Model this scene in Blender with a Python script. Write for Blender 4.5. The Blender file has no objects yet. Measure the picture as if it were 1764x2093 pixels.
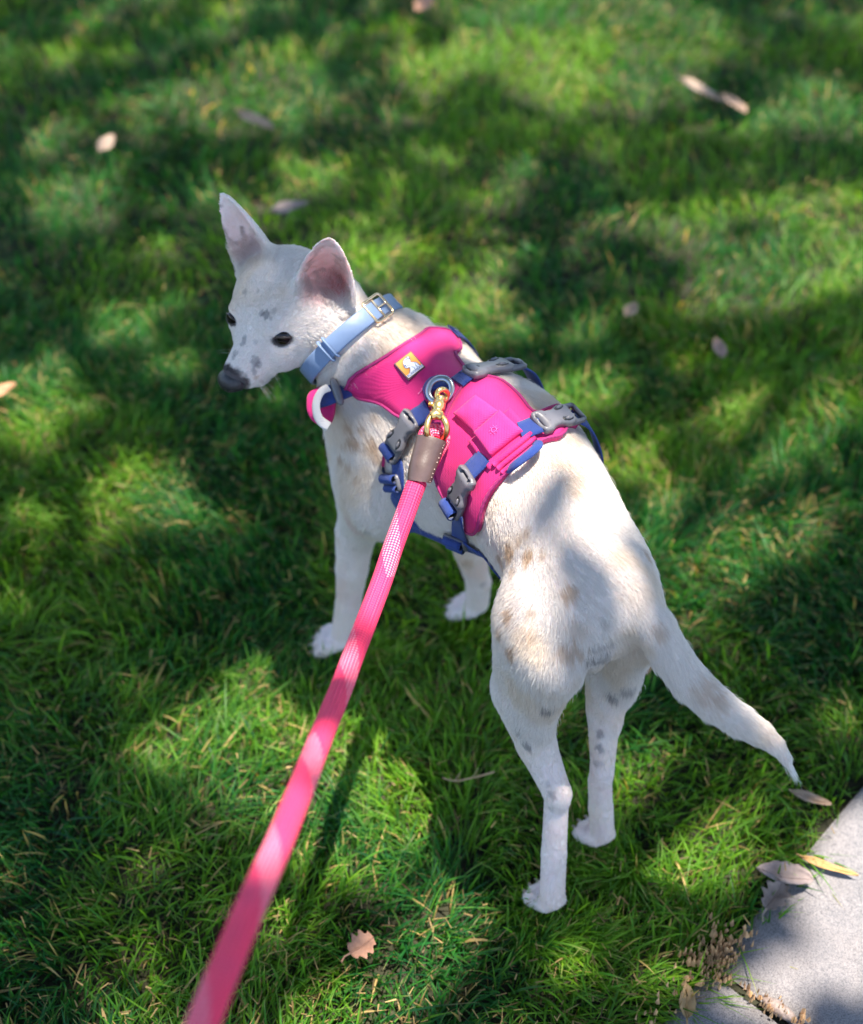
import bpy, math, random, time
import numpy as np
from mathutils import Vector, Matrix
from mathutils.bvhtree import BVHTree
from mathutils.geometry import delaunay_2d_cdt
T0 = time.time()
random.seed(7); rng = np.random.default_rng(11)
SC = bpy.context.scene
COL = SC.collection
# ------------------------------------------------------------------ camera
CAM_H, PITCH, FPX, PW, PH = 1.10, math.radians(45), 2800.0, 1764.0, 2093.0
CAM = Vector((0, 0, CAM_H))
FWD = Vector((0, math.cos(PITCH), -math.sin(PITCH)))
UPV = Vector((0, math.sin(PITCH), math.cos(PITCH)))
RGT = Vector((1, 0, 0))
cd = bpy.data.cameras.new('camera'); camera = bpy.data.objects.new('camera', cd); COL.objects.link(camera)
camera.location = CAM; camera.rotation_euler = (math.pi/2 - PITCH, 0, 0)
cd.sensor_fit = 'VERTICAL'; cd.sensor_height = 24; cd.lens = 24*FPX/PH
cd.clip_start = .02; cd.clip_end = 400
cd.dof.use_dof = True; cd.dof.focus_distance = 1.05; cd.dof.aperture_fstop = 2.5
SC.camera = camera
# ------------------------------------------------------------------ light
SUN_EL, SUN_AZ = math.radians(80.5), math.radians(4)      # azimuth measured from +x towards +y
SUN = Vector((math.cos(SUN_EL)*math.cos(SUN_AZ), math.cos(SUN_EL)*math.sin(SUN_AZ), math.sin(SUN_EL)))
w = bpy.data.worlds.new('World'); SC.world = w; w.use_nodes = True
nt = w.node_tree; nt.nodes.clear()
sky = nt.nodes.new('ShaderNodeTexSky'); sky.sky_type = 'NISHITA'; sky.sun_disc = False
sky.sun_elevation = SUN_EL; sky.sun_rotation = math.radians(90) - SUN_AZ
bg = nt.nodes.new('ShaderNodeBackground'); bg.inputs[1].default_value = .15
wo = nt.nodes.new('ShaderNodeOutputWorld')
nt.links.new(sky.outputs[0], bg.inputs[0]); nt.links.new(bg.outputs[0], wo.inputs[0])
sl = bpy.data.lights.new('sun', 'SUN'); sl.energy = 4.8; sl.angle = math.radians(.53); sl.color = (1, .93, .82)
sun = bpy.data.objects.new('sun', sl); COL.objects.link(sun); sun.rotation_euler = SUN.to_track_quat('Z', 'Y').to_euler()
vs = SC.view_settings; vs.view_transform = 'Standard'; vs.look = 'None'; vs.exposure = 1.68; vs.gamma = 1; vs.use_curve_mapping = False

# ------------------------------------------------------------------ helpers
def P(px, py, depth):
    return CAM + FWD*depth + RGT*((px-882)/FPX*depth) - UPV*((py-1046.5)/FPX*depth)
def ray(px, py):
    return (FWD + RGT*((px-882)/FPX) - UPV*((py-1046.5)/FPX)).normalized()
def G(px, py, z=0.0):
    d = ray(px, py); t = (z-CAM_H)/d.z
    return CAM + d*t
def proj(p):
    q = Vector(p)-CAM; d = q.dot(FWD)
    return (882+FPX*q.dot(RGT)/d, 1046.5-FPX*q.dot(UPV)/d, d)
def mesh_obj(name, verts, faces, mat=None, parent=None, smooth=True):
    me = bpy.data.meshes.new(name)
    me.from_pydata([tuple(v) for v in verts], [], [tuple(f) for f in faces]); me.update()
    if mat: me.materials.append(mat)
    if smooth: me.polygons.foreach_set('use_smooth', [True]*len(me.polygons))
    o = bpy.data.objects.new(name, me); COL.objects.link(o)
    if parent: o.parent = parent; o.matrix_parent_inverse = parent.matrix_world.inverted()
    return o
def np_mesh(name, V, F, mat=None, parent=None, smooth=True):
    me = bpy.data.meshes.new(name)
    V = np.asarray(V, np.float32); F = np.asarray(F, np.int32); k = F.shape[1]
    me.vertices.add(len(V)); me.vertices.foreach_set('co', V.ravel())
    me.loops.add(F.size); me.loops.foreach_set('vertex_index', F.ravel())
    me.polygons.add(len(F)); me.polygons.foreach_set('loop_start', np.arange(len(F), dtype=np.int32)*k)
    me.update(calc_edges=True)
    if smooth: me.polygons.foreach_set('use_smooth', np.ones(len(F), bool))
    if mat: me.materials.append(mat)
    o = bpy.data.objects.new(name, me); COL.objects.link(o)
    if parent: o.parent = parent; o.matrix_parent_inverse = parent.matrix_world.inverted()
    return o
def thing(name, label, cat, loc=(0, 0, 0), group=None):
    o = bpy.data.objects.new(name, None); COL.objects.link(o); o.location = loc; o.empty_display_size = .02
    o['label'] = label; o['category'] = cat
    if group: o['group'] = group
    o.matrix_world = Matrix.Translation(loc)
    return o
def tag(o, label=None, cat=None, group=None, kind=None):
    for k, v in (('label', label), ('category', cat), ('group', group), ('kind', kind)):
        if v: o[k] = v
    return o
class NT:
    """small wrapper for building a material"""
    def __init__(s, name):
        s.m = bpy.data.materials.new(name); s.m.use_nodes = True; s.t = s.m.node_tree
        s.b = s.t.nodes['Principled BSDF']; s.out = s.t.nodes['Material Output']
    def n(s, typ, **kw):
        nd = s.t.nodes.new(typ)
        for k, v in kw.items():
            if k.startswith('i_'):
                nd.inputs[k[2:].replace('_', ' ')].default_value = v
            else: setattr(nd, k, v)
        return nd
    def l(s, a, b): s.t.links.new(a, b)
    def val(s, k, v): s.b.inputs[k].default_value = v
    def ramp(s, fac, stops, interp='LINEAR'):
        r = s.t.nodes.new('ShaderNodeValToRGB'); r.color_ramp.interpolation = interp
        e = r.color_ramp.elements
        while len(e) < len(stops): e.new(.5)
        for x, (p, c) in zip(e, stops): x.position = p; x.color = (*c, 1) if len(c) == 3 else c
        s.l(fac, r.inputs[0]); return r.outputs[0]
    def mix(s, fac, a, b, mode='MIX'):
        m = s.t.nodes.new('ShaderNodeMix'); m.data_type = 'RGBA'; m.blend_type = mode
        for x, i in ((fac, 0), (a, 6), (b, 7)):
            if isinstance(x, (int, float)): m.inputs[i].default_value = x
            elif isinstance(x, tuple): m.inputs[i].default_value = (*x, 1) if len(x) == 3 else x
            else: s.l(x, m.inputs[i])
        return m.outputs[2]
    def noise(s, scale, detail=3, rough=.5, vec=None, coord='Object'):
        n_ = s.t.nodes.new('ShaderNodeTexNoise'); n_.inputs['Scale'].default_value = scale
        n_.inputs['Detail'].default_value = detail; n_.inputs['Roughness'].default_value = rough
        if vec is None: vec = s.n('ShaderNodeTexCoord').outputs[coord]
        s.l(vec, n_.inputs['Vector']); return n_.outputs['Fac']
    def bump(s, h, strength=.3, dist=.001):
        b = s.t.nodes.new('ShaderNodeBump'); b.inputs['Strength'].default_value = strength; b.inputs['Distance'].default_value = dist
        s.l(h, b.inputs['Height']); s.l(b.outputs[0], s.b.inputs['Normal']); return b
def simple(name, col, rough=.5, metal=0, noise=None, bump=None, spec=.5):
    M = NT(name); M.val('Base Color', (*col, 1)); M.val('Roughness', rough); M.val('Metallic', metal); M.val('Specular IOR Level', spec)
    if noise:
        sc, amt = noise; f = M.noise(sc, 4)
        M.l(M.ramp(f, [(.3, tuple(c*(1-amt) for c in col)), (.7, tuple(min(1, c*(1+amt)) for c in col))]), M.b.inputs['Base Color'])
    if bump:
        M.bump(M.noise(bump[0], 3), bump[1], bump[2])
    return M.m

# ------------------------------------------------------------------ the dog's own frame
O2 = Vector((.129, .633, 0)); HD = Vector((-.48, .877, 0)).normalized(); RT = Vector((HD.y, -HD.x, 0))
def B(u, v, z): return O2 + HD*u + RT*v + Vector((0, 0, z))
def uvz(p):
    q = Vector(p)-O2; return q.dot(HD), q.dot(RT), p[2]
def camv(x, y, z): return RGT*x + UPV*y - FWD*z
HF = camv(-.46, -.885, .0).normalized()
HL = camv(.82, -.33, .46); HL = (HL - HF*HL.dot(HF)).normalized()
HU = HF.cross(HL).normalized()
HE = P(512, 658, 1.125)                 # bridge of the nose, between the eyes
def Hd(f, l, u): return HE + HF*f + HL*l + HU*u
# ------------------------------------------------------------------ implicit body: smooth unions sampled on a grid, then surface nets
VX = .002
GO = np.array((-.24, .44, -.006)); GN = np.array((330, 300, 285))
F_ = np.full(GN, 1.0, np.float32)
def box_slices(lo, hi):
    a = np.maximum(0, np.floor((np.array(lo)-GO)/VX).astype(int)); b = np.minimum(GN, np.ceil((np.array(hi)-GO)/VX).astype(int)+1)
    return tuple(slice(int(x), int(max(x, y))) for x, y in zip(a, b))
def coords(sl):
    return [((np.arange(s.start, s.stop)*VX+GO[i]).astype(np.float32)).reshape([-1 if j == i else 1 for j in range(3)]) for i, s in enumerate(sl)]
def smin(a, b, k):
    h = np.maximum(k-np.abs(a-b), 0)/k
    return np.minimum(a, b)-h*h*k*.25
def smax(a, b, k): return -smin(-a, -b, k)
def rc(a, b, ra, rb, k=.02, flat=None):
    """round cone; flat=(axis, s): squeezed by s along axis"""
    a = Vector(a); b = Vector(b)
    R = max(ra, rb)+k+.012
    lo = [min(a[i], b[i])-R for i in range(3)]; hi = [max(a[i], b[i])+R for i in range(3)]
    def f(X, Y, Z):
        px, py, pz = X-a.x, Y-a.y, Z-a.z; ba = b-a; sc = 1
        if flat:
            n, s = flat; d = (px*n[0]+py*n[1]+pz*n[2])*(1/s-1); px = px+n[0]*d; py = py+n[1]*d; pz = pz+n[2]*d; sc = min(1, s)
            ba = ba + n*(ba.dot(n)*(1/s-1))
        l2 = max(ba.dot(ba), 1e-9)
        t = np.clip((px*ba.x+py*ba.y+pz*ba.z)/l2, 0, 1)
        return (np.sqrt((px-ba.x*t)**2+(py-ba.y*t)**2+(pz-ba.z*t)**2)-(ra+(rb-ra)*t))*sc
    return (f, lo, hi, k)
def el(c, axes, radii, k=.02):
    c = Vector(c); R = max(radii)+k+.01
    def f(X, Y, Z):
        px, py, pz = X-c.x, Y-c.y, Z-c.z; k0 = 0; k1 = 0
        for ax, r in zip(axes, radii):
            d = px*ax[0]+py*ax[1]+pz*ax[2]; k0 = k0+(d/r)**2; k1 = k1+(d/(r*r))**2
        k0 = np.sqrt(k0); return k0*(k0-1)/np.maximum(np.sqrt(k1), 1e-6)
    return (f, [c[i]-R for i in range(3)], [c[i]+R for i in range(3)], k)
def apply(field, prims, sub=False):
    for f, lo, hi, k in prims:
        sl = box_slices(lo, hi); d = f(*coords(sl)).astype(np.float32)
        field[sl] = smax(field[sl], -d, k) if sub else smin(field[sl], d, k)
def group(prims, k):
    lo = [min(p[1][i] for p in prims)-k for i in range(3)]; hi = [max(p[2][i] for p in prims)+k for i in range(3)]
    g = np.full(GN, 1.0, np.float32); apply(g, prims)
    sl = box_slices(lo, hi); F_[sl] = smin(F_[sl], g[sl], k)
AX = (HD, RT, Vector((0, 0, 1)))
def tilt(deg):
    a = math.radians(deg); h = HD*math.cos(a)+Vector((0, 0, 1))*math.sin(a); return (h, RT, RT.cross(h).normalized())
def chain(pts, k=.012, **kw):
    return [rc(pts[i][0], pts[i+1][0], pts[i][1], pts[i+1][1], k, **kw) for i in range(len(pts)-1)]

trunk = [
    el(B(.268, .014, .300), tilt(-4), (.098, .059, .076), .03),
    el(B(.190, .038, .330), tilt(3), (.095, .055, .071), .03),
    el(B(.105, .026, .330), tilt(4), (.085, .050, .060), .03),
    el(B(.330, -.004, .262), tilt(30), (.052, .048, .066), .03),
    rc(B(.315, .010, .335), B(.24, .024, .352), .030, .028, .03),
    el(B(.302, -.040, .280), tilt(60), (.062, .024, .038), .025),
    el(B(.302, .050, .295), tilt(60), (.064, .028, .040), .025),
    el(B(.050, .012, .330), tilt(-22), (.050, .046, .042), .03),
]
apply(F_, trunk)
# neck
neck = chain([(B(.330, -.004, .300), .056), (P(742, 732, 1.165), .044), (P(703, 697, 1.165), .0345), (P(662, 632, 1.160), .035)], .004)
neck.append(rc(P(826, 738, 1.185), P(808, 708, 1.182), .043, .032))
group(neck, .03)
# head
hx = (HF, HL, HU)
def ht(deg):
    a = math.radians(deg); f = HF*math.cos(a)+HU*math.sin(a); return (f, HL, f.cross(HL).normalized())
head = [
    el(Hd(-.035, 0, -.028), ht(-8), (.042, .0455, .034), .01),
    el(Hd(-.012, -.001, -.019), ht(-15), (.028, .0295, .0175), .015),
    el(Hd(-.006, .020, -.034), hx, (.030, .016, .020), .014), el(Hd(-.006, -.020, -.034), hx, (.030, .015, .020), .014),
    rc(Hd(-.012, 0, -.024), Hd(.041, 0, -.0155), .0200, .0125, .012, flat=(HL, .95)),
    rc(Hd(-.012, 0, -.036), Hd(.036, 0, -.0265), .0170, .0120, .010),
    rc(Hd(-.030, 0, -.056), Hd(.034, 0, -.0405), .0205, .0105, .010),
    el(Hd(-.030, .030, -.036), hx, (.028, .018, .023), .014),
    el(Hd(-.030, -.028, -.036), hx, (.028, .018, .023), .014),
    el(Hd(-.009, .017, -.0055), hx, (.010, .008, .005), .008),
    el(Hd(-.009, -.017, -.0055), hx, (.010, .008, .005), .008),
    el(Hd(-.004, -.0225, -.0120), hx, (.014, .0085, .0105), .008),
    rc(Hd(.038, .0035, -.024), Hd(.018, .009, -.031), .0095, .0110, .008),
    rc(Hd(.038, -.0035, -.024), Hd(.018, -.009, -.031), .0095, .0110, .008),
]
group(head, .02)
# ears: cupped sheets
def ear_points(sgn, nS=30, nT=17):
    if sgn > 0: base, d, n, Ln, W = Hd(-.046, .042, -.016), HF*-.66+HL*.14+HU*.70, HF*.50+HL*.55+HU*.55, .072, .0232
    else:       base, d, n, Ln, W = Hd(-.050, -.032, -.006), HF*-.64+HL*-.54+HU*.66, HF*.60+HL*.10+HU*.62, .071, .0190
    d = d.normalized(); n = (n-d*n.dot(d)).normalized(); s_ = d.cross(n).normalized()
    P_ = []
    for i in range(nS):
        s = i/(nS-1)
        wd = W*(1-s**1.85)**.62*(1+.12*math.sin(s*3.1)) if s < 1 else 0
        row = []
        for j in range(nT):
            t = -1+2*j/(nT-1)
            cup = .95*wd*(1-t*t)*(1-.45*s)
            q = base+d*(Ln*s-.012)+s_*(t*wd)-n*cup+n*(.004*s) - d*(.006*abs(t)**2*(1-s))
            row.append(q)
        P_.append(row)
    return P_, d, n, s_
EARS = {}
earf = np.full(GN, 1.0, np.float32)
for sg in (1, -1):
    pts, d_, n_, s_ = ear_points(sg); EARS[sg] = (pts, d_, n_, s_)
    flat_pts = [(p, .0030-.0014*(i/(len(pts)-1))) for i, row in enumerate(pts) for p in row]
    for p, r in flat_pts:
        R = r+.007; sl = box_slices([p[i]-R for i in range(3)], [p[i]+R for i in range(3)])
        X, Y, Z = coords(sl); dd = np.sqrt((X-p.x)**2+(Y-p.y)**2+(Z-p.z)**2)-r
        earf[sl] = np.minimum(earf[sl], dd)
F_ = smin(F_, earf, .008)
# collar squeeze handled by fur; eyes: almond openings
EYE = {}
for sg in (1, -1):
    c = Hd(-.001 if sg > 0 else .002, .0260 if sg > 0 else -.0236, -.0140 if sg > 0 else -.0080); ax = (HF*.70+HL*.50+HU*.50).normalized() if sg > 0 else (HF*.66-HL*.22+HU*.70).normalized()
    EYE[sg] = (c, ax)
    side = (HU.cross(ax)*1.0).normalized(); side = (side+HU*(-.25 if sg > 0 else .25)*1.0).normalized()
    upx = ax.cross(side).normalized(); side = upx.cross(ax).normalized()
    apply(F_, [el(c+ax*.0055, (ax, side, upx), (.009, .0080, .0043), .002)], sub=True)
# mouth line and nostril side crease
for sg in (1, -1):
    apply(F_, [rc(Hd(.047, sg*.004, -.0335), Hd(.008, sg*.0205, -.037), .0009, .0009, .0012)], sub=True)
# legs
def hind(hip, stifle, hock, foot, sgn, sc=1):
    mid = stifle.lerp(hock, .45); up_ = Vector((0, 0, 1))
    ax = (hock-stifle).normalized()
    g = [rc(hip, stifle+(hip-stifle)*.10, .042, .027, .012, flat=(RT, .66)),
         el(hip.lerp(stifle, .05)-HD*.008, AX, (.040, .022, .030), .012),
         rc(hip-HD*.020-up_*.010, stifle-HD*.022-up_*.022, .024, .0135, .014, flat=(RT, .8*sc)),
         rc(stifle, mid, .0245, .0165, .004, flat=(RT, .82*sc)),
         rc(stifle-HD*.014, mid-HD*.004, .0200, .013, .012, flat=(RT, .85*sc)),
         rc(mid, hock+up_*.014, .0160*(.35+.65*sc), .0112*(.2+.8*sc), .003), rc(hock+up_*.014, hock, .0110*(.2+.8*sc), .0086, .004),
         rc(mid-HD*.010, hock-HD*.005+up_*.006, .0070, .0050, .008),
         rc(hock, hock.lerp(foot, .5), .0100, .0104, .002),
         rc(hock.lerp(foot, .5), foot+up_*.006, .0106, .0106, .002),
         rc(hock-HD*.004+up_*.003, hock-HD*.006+up_*.009, .0050, .0042, .006)]
    for k_, dx in enumerate((-.0125, -.0044, .0044, .0125)):
        g.append(rc(foot+RT*dx*.6-HD*.002, foot+RT*dx*.95+HD*(.017-.004*abs(k_-1.5))-up_*.009, .0056, .0054, .0014))
        g.append(rc(foot+RT*dx*.95+HD*(.019-.004*abs(k_-1.5))-up_*.008, foot+RT*dx*1.0+HD*(.025-.004*abs(k_-1.5))-up_*.013, .0058, .0050, .002))
    return g
HK = dict(
 LH=dict(hip=B(.056, -.026, .300), stifle=B(.070, -.029, .215), sc=1.0, hock=G(1137, 1640, .118), foot=G(1128, 1842, .026)),
 RH=dict(hip=B(.054, .046, .300), stifle=B(.070, .056, .215), sc=.72, hock=G(1226, 1592, .108), foot=G(1230, 1708, .025)))
group(hind(sgn=-1, **HK['LH']), .014); group(hind(sgn=1, **HK['RH']), .014)
for q_ in ('LH', 'RH'): HK[q_].pop('sc')
def fore(shoulder, elbow, carpus, foot, fdir, sgn):
    up_ = Vector((0, 0, 1)); g = [
         rc(shoulder, elbow, .034, .0195, .02, flat=(RT, .75)),
         rc(elbow, elbow.lerp(carpus, .5), .0185, .0150, .003), rc(elbow.lerp(carpus, .5), carpus, .0150, .0118, .003),
         rc(elbow-HD*.011+up_*.004, elbow-HD*.006-up_*.014, .0105, .0085, .008),
         rc(carpus, foot+up_*.006, .0125, .0118, .003)]
    sd = Vector((fdir.y, -fdir.x, 0))
    for k_, dx in enumerate((-.0128, -.0045, .0045, .0128)):
        g.append(rc(foot+sd*dx*.7, foot+sd*dx*1.1+fdir*(.021-.0035*abs(k_-1.5))-up_*.008, .0060, .0057, .0014))
        g.append(rc(foot+sd*dx*1.1+fdir*(.022-.0035*abs(k_-1.5))-up_*.008, foot+sd*dx*1.15+fdir*(.029-.0035*abs(k_-1.5))-up_*.013, .0062, .0052, .002))
    return g
fl = (HD*.9-RT*.5).normalized()
HK['LF'] = dict(shoulder=B(.300, -.046, .245), elbow=G(727, 1085, .180), carpus=G(712, 1235, .078), foot=G(702, 1302, .026))
HK['RF'] = dict(shoulder=B(.300, .046, .245), elbow=B(.300, .048, .175), carpus=G(978, 1190, .070), foot=G(975, 1240, .026))
group(fore(fdir=(RGT*-.9+Vector((0, 1, 0))*.15).normalized(), sgn=-1, **HK['LF']), .025); group(fore(fdir=(RGT*-.8+Vector((0, 1, 0))*.45).normalized(), sgn=1, **HK['RF']), .025)
# tail
TAIL = [(G(1205, 1150, .352), .0200), (G(1240, 1182, .352), .0182), (G(1290, 1222, .345), .0155)]+[(G(x, y, z), r) for x, y, z, r in
    ((1334, 1278, .328, .0146), (1368, 1336, .308, .0141), (1408, 1390, .290, .0136), (1456, 1434, .274, .0127), (1506, 1469, .259, .0113), (1550, 1496, .246, .0092), (1583, 1521, .237, .0068), (1605, 1548, .227, .0042), (1618, 1573, .219, .0020))]
group(chain(TAIL, .002), .008)
# perineum
apply(F_, [rc(B(.002, .008, .325), B(.012, .008, .270), .0035, .0045, .016)], sub=True)
apply(F_, [rc(B(.024, .008, .312), B(.030, .008, .294), .018, .011, .015), el(B(.030, .008, .282), AX, (.010, .0075, .010), .010)])

def surface_nets(F):
    nx, ny, nz = F.shape; ins = F < 0
    c = ins[:-1, :-1, :-1].astype(np.uint8)
    for dx in (0, 1):
        for dy in (0, 1):
            for dz in (0, 1):
                if dx+dy+dz: c += ins[dx:nx-1+dx, dy:ny-1+dy, dz:nz-1+dz]
    act = (c > 0) & (c < 8)
    idx = np.argwhere(act); n = len(idx)
    ids = np.full(act.shape, -1, np.int32); ids[act] = np.arange(n)
    acc = np.zeros((n, 3)); cnt = np.zeros(n)
    corners = [(i, j, k) for i in (0, 1) for j in (0, 1) for k in (0, 1)]
    vals = {cr: F[idx[:, 0]+cr[0], idx[:, 1]+cr[1], idx[:, 2]+cr[2]] for cr in corners}
    for a in corners:
        for ax in range(3):
            if a[ax]: continue
            b = list(a); b[ax] = 1; b = tuple(b)
            va, vb = vals[a], vals[b]; m = (va < 0) != (vb < 0)
            t = np.where(m, va/np.where(m, va-vb, 1), 0)
            p = np.array(a, float)[None].repeat(n, 0); p[:, ax] += t
            acc[m] += p[m]; cnt[m] += 1
    V = (idx+acc/cnt[:, None])*VX+GO
    quads = []
    for ax in range(3):
        o1, o2 = [(1, 2), (2, 0), (0, 1)][ax]
        sa = [slice(1, -1)]*3; sa[ax] = slice(0, -1); sb = [slice(1, -1)]*3; sb[ax] = slice(1, None)
        A = ins[tuple(sa)]; Bb = ins[tuple(sb)]; ch = np.argwhere(A != Bb)
        if not len(ch): continue
        sgn = A[ch[:, 0], ch[:, 1], ch[:, 2]]
        base = ch+1; base[:, ax] -= 1
        def g(d1, d2):
            q = base.copy(); q[:, o1] -= d1; q[:, o2] -= d2; return ids[q[:, 0], q[:, 1], q[:, 2]]
        q = np.stack([g(1, 1), g(0, 1), g(0, 0), g(1, 0)], 1)
        q[~sgn] = q[~sgn][:, ::-1]
        quads.append(q)
    Q = np.concatenate(quads); Q = Q[(Q >= 0).all(1)]
    return V, Q
BV, BQ = surface_nets(F_)
def laplace(V, Q, it, lam=.5):
    n = len(V); E = np.concatenate([Q[:, [0, 1]], Q[:, [1, 2]], Q[:, [2, 3]], Q[:, [3, 0]]]); E = np.concatenate([E, E[:, ::-1]])
    deg = np.bincount(E[:, 0], minlength=n)[:, None].astype(float)
    for _ in range(it):
        S = np.stack([np.bincount(E[:, 0], V[E[:, 1], k], n) for k in range(3)], 1)/np.maximum(deg, 1)
        V = V+(S-V)*lam
    return V
BV = laplace(BV, BQ, 3, .5)
# keep the largest shell only
print('body verts', len(BV), 'quads', len(BQ), round(time.time()-T0, 1))
BODY_BVH = BVHTree.FromPolygons([tuple(v) for v in BV], [tuple(int(i) for i in q) for q in BQ])
del earf
# ------------------------------------------------------------------ noise in numpy
def vnoise(Pn, scale, seed=0):
    q = np.asarray(Pn, float)*scale; i = np.floor(q).astype(np.int64); f = q-i; f = f*f*(3-2*f)
    def h(a, b, c):
        n = (a*374761393+b*668265263+c*2147483647+seed*974634777) & 0xffffffff
        n = ((n ^ (n >> 13))*1274126177) & 0xffffffff
        return ((n ^ (n >> 16)) & 0xffff)/65535.
    r = 0
    for a in (0, 1):
        for b in (0, 1):
            for c in (0, 1):
                wgt = (f[:, 0] if a else 1-f[:, 0])*(f[:, 1] if b else 1-f[:, 1])*(f[:, 2] if c else 1-f[:, 2])
                r = r+wgt*h(i[:, 0]+a, i[:, 1]+b, i[:, 2]+c)
    return r
def fbm(Pn, scale, seed=0, o=3):
    return sum(vnoise(Pn, scale*2**k, seed+k)*.5**k for k in range(o))/sum(.5**k for k in range(o))
def sstep(a, b, x):
    t = np.clip((x-a)/(b-a), 0, 1); return t*t*(3-2*t)
def hit(px, py, bvh=None):
    loc, n, i, d = (bvh or BODY_BVH).ray_cast(CAM, ray(px, py)); return loc, n
# ------------------------------------------------------------------ coat colours
TAN, GREY, PINK, DARK = (.50, .33, .20), (.22, .20, .21), (.62, .36, .34), (.10, .085, .085)
SPOTS = []
for px, py, rad, c, s in [
    (706, 868, .007, TAN, .6), (716, 898, .009, TAN, .7), (735, 872, .006, TAN, .5), (757, 905, .009, TAN, .75), (770, 935, .008, TAN, .6), (698, 935, .007, TAN, .6),
    (712, 950, .006, TAN, .5), (780, 960, .006, TAN, .5), (730, 978, .007, TAN, .45), (745, 915, .006, TAN, .4), (700, 905, .005, TAN, .5), (690, 1046, .005, GREY, .4), (760, 845, .006, TAN, .4),
    (1042, 1122, .011, TAN, .8), (1022, 1136, .008, TAN, .6), (1078, 1132, .009, TAN, .8), (1060, 1100, .006, TAN, .4), (1076, 1082, .006, TAN, .45), (1050, 1160, .007, TAN, .5), (1110, 1130, .006, TAN, .4),
    (1160, 1212, .010, TAN, .55), (1042, 1256, .008, TAN, .7), (1090, 1250, .006, TAN, .5), (1024, 1290, .006, TAN, .6), (1045, 1328, .009, TAN, .7), (1090, 1300, .006, TAN, .45), (1012, 1215, .006, TAN, .5),
    (1170, 1330, .015, TAN, .45), (1180, 1280, .012, TAN, .25), (1308, 1095, .010, TAN, .6), (1316, 1130, .008, TAN, .5), (1035, 1060, .006, GREY, .25), (960, 975, .006, GREY, .3),
    (1232, 1345, .011, GREY, .5), (1222, 1322, .009, GREY, .3), (1246, 1312, .007, GREY, .3), (1235, 1270, .006, GREY, .25), (1205, 1348, .005, DARK, .6),
    (1075, 1522, .0085, GREY, .6), (1060, 1492, .006, GREY, .5), (1052, 1505, .007, TAN, .3), (1120, 1448, .008, GREY, .7), (1252, 1422, .008, GREY, .75), (1282, 1410, .008, GREY, .5),
    (1228, 1500, .006, GREY, .6), (1226, 1530, .006, GREY, .6), (1222, 1560, .0055, GREY, .45), (1128, 1625, .0065, GREY, .55), (1126, 1655, .005, GREY, .4), (1120, 1600, .004, GREY, .35),
    (1018, 1470, .006, GREY, .3), (955, 1150, .008, TAN, .45), (985, 1195, .007, GREY, .35), (1345, 1290, .010, TAN, .35), (1440, 1410, .018, TAN, .35), (1470, 1440, .012, TAN, .25),
    (543, 648, .0042, GREY, .6), (534, 643, .003, GREY, .4), (552, 652, .0025, GREY, .4), (499, 694, .0030, GREY, .5), (494, 704, .0026, GREY, .45), (481, 722, .0032, GREY, .45), (476, 732, .0025, GREY, .4), (521, 738, .0045, GREY, .5), (528, 746, .0035, GREY, .45),
    (519, 762, .0036, GREY, .45), (523, 772, .003, TAN, .4), (522, 700, .002, GREY, .3), (500, 600, .003, GREY, .25), (560, 640, .003, GREY, .3), (526, 598, .003, GREY, .2), (640, 660, .005, GREY, .12),
    (640, 715, .010, TAN, .18), (1300, 1210, .02, TAN, .15), (722, 1075, .016, PINK, .30), (750, 1085, .006, GREY, .35), (725, 1120, .004, GREY, .2)]:
    loc, n = hit(px, py)
    if loc is not None: SPOTS.append((np.array(loc), rad*(.68 if px > 620 else .85), np.array(c), s*(.85 if py < 1000 and px > 620 else 1)))
def ear_local(Pn, sg):
    pts, d, n, s_ = EARS[sg]; base = np.array(pts[0][len(pts[0])//2]); q = Pn-base
    return q@np.array(d), q@np.array(s_), q@np.array(n)
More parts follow.
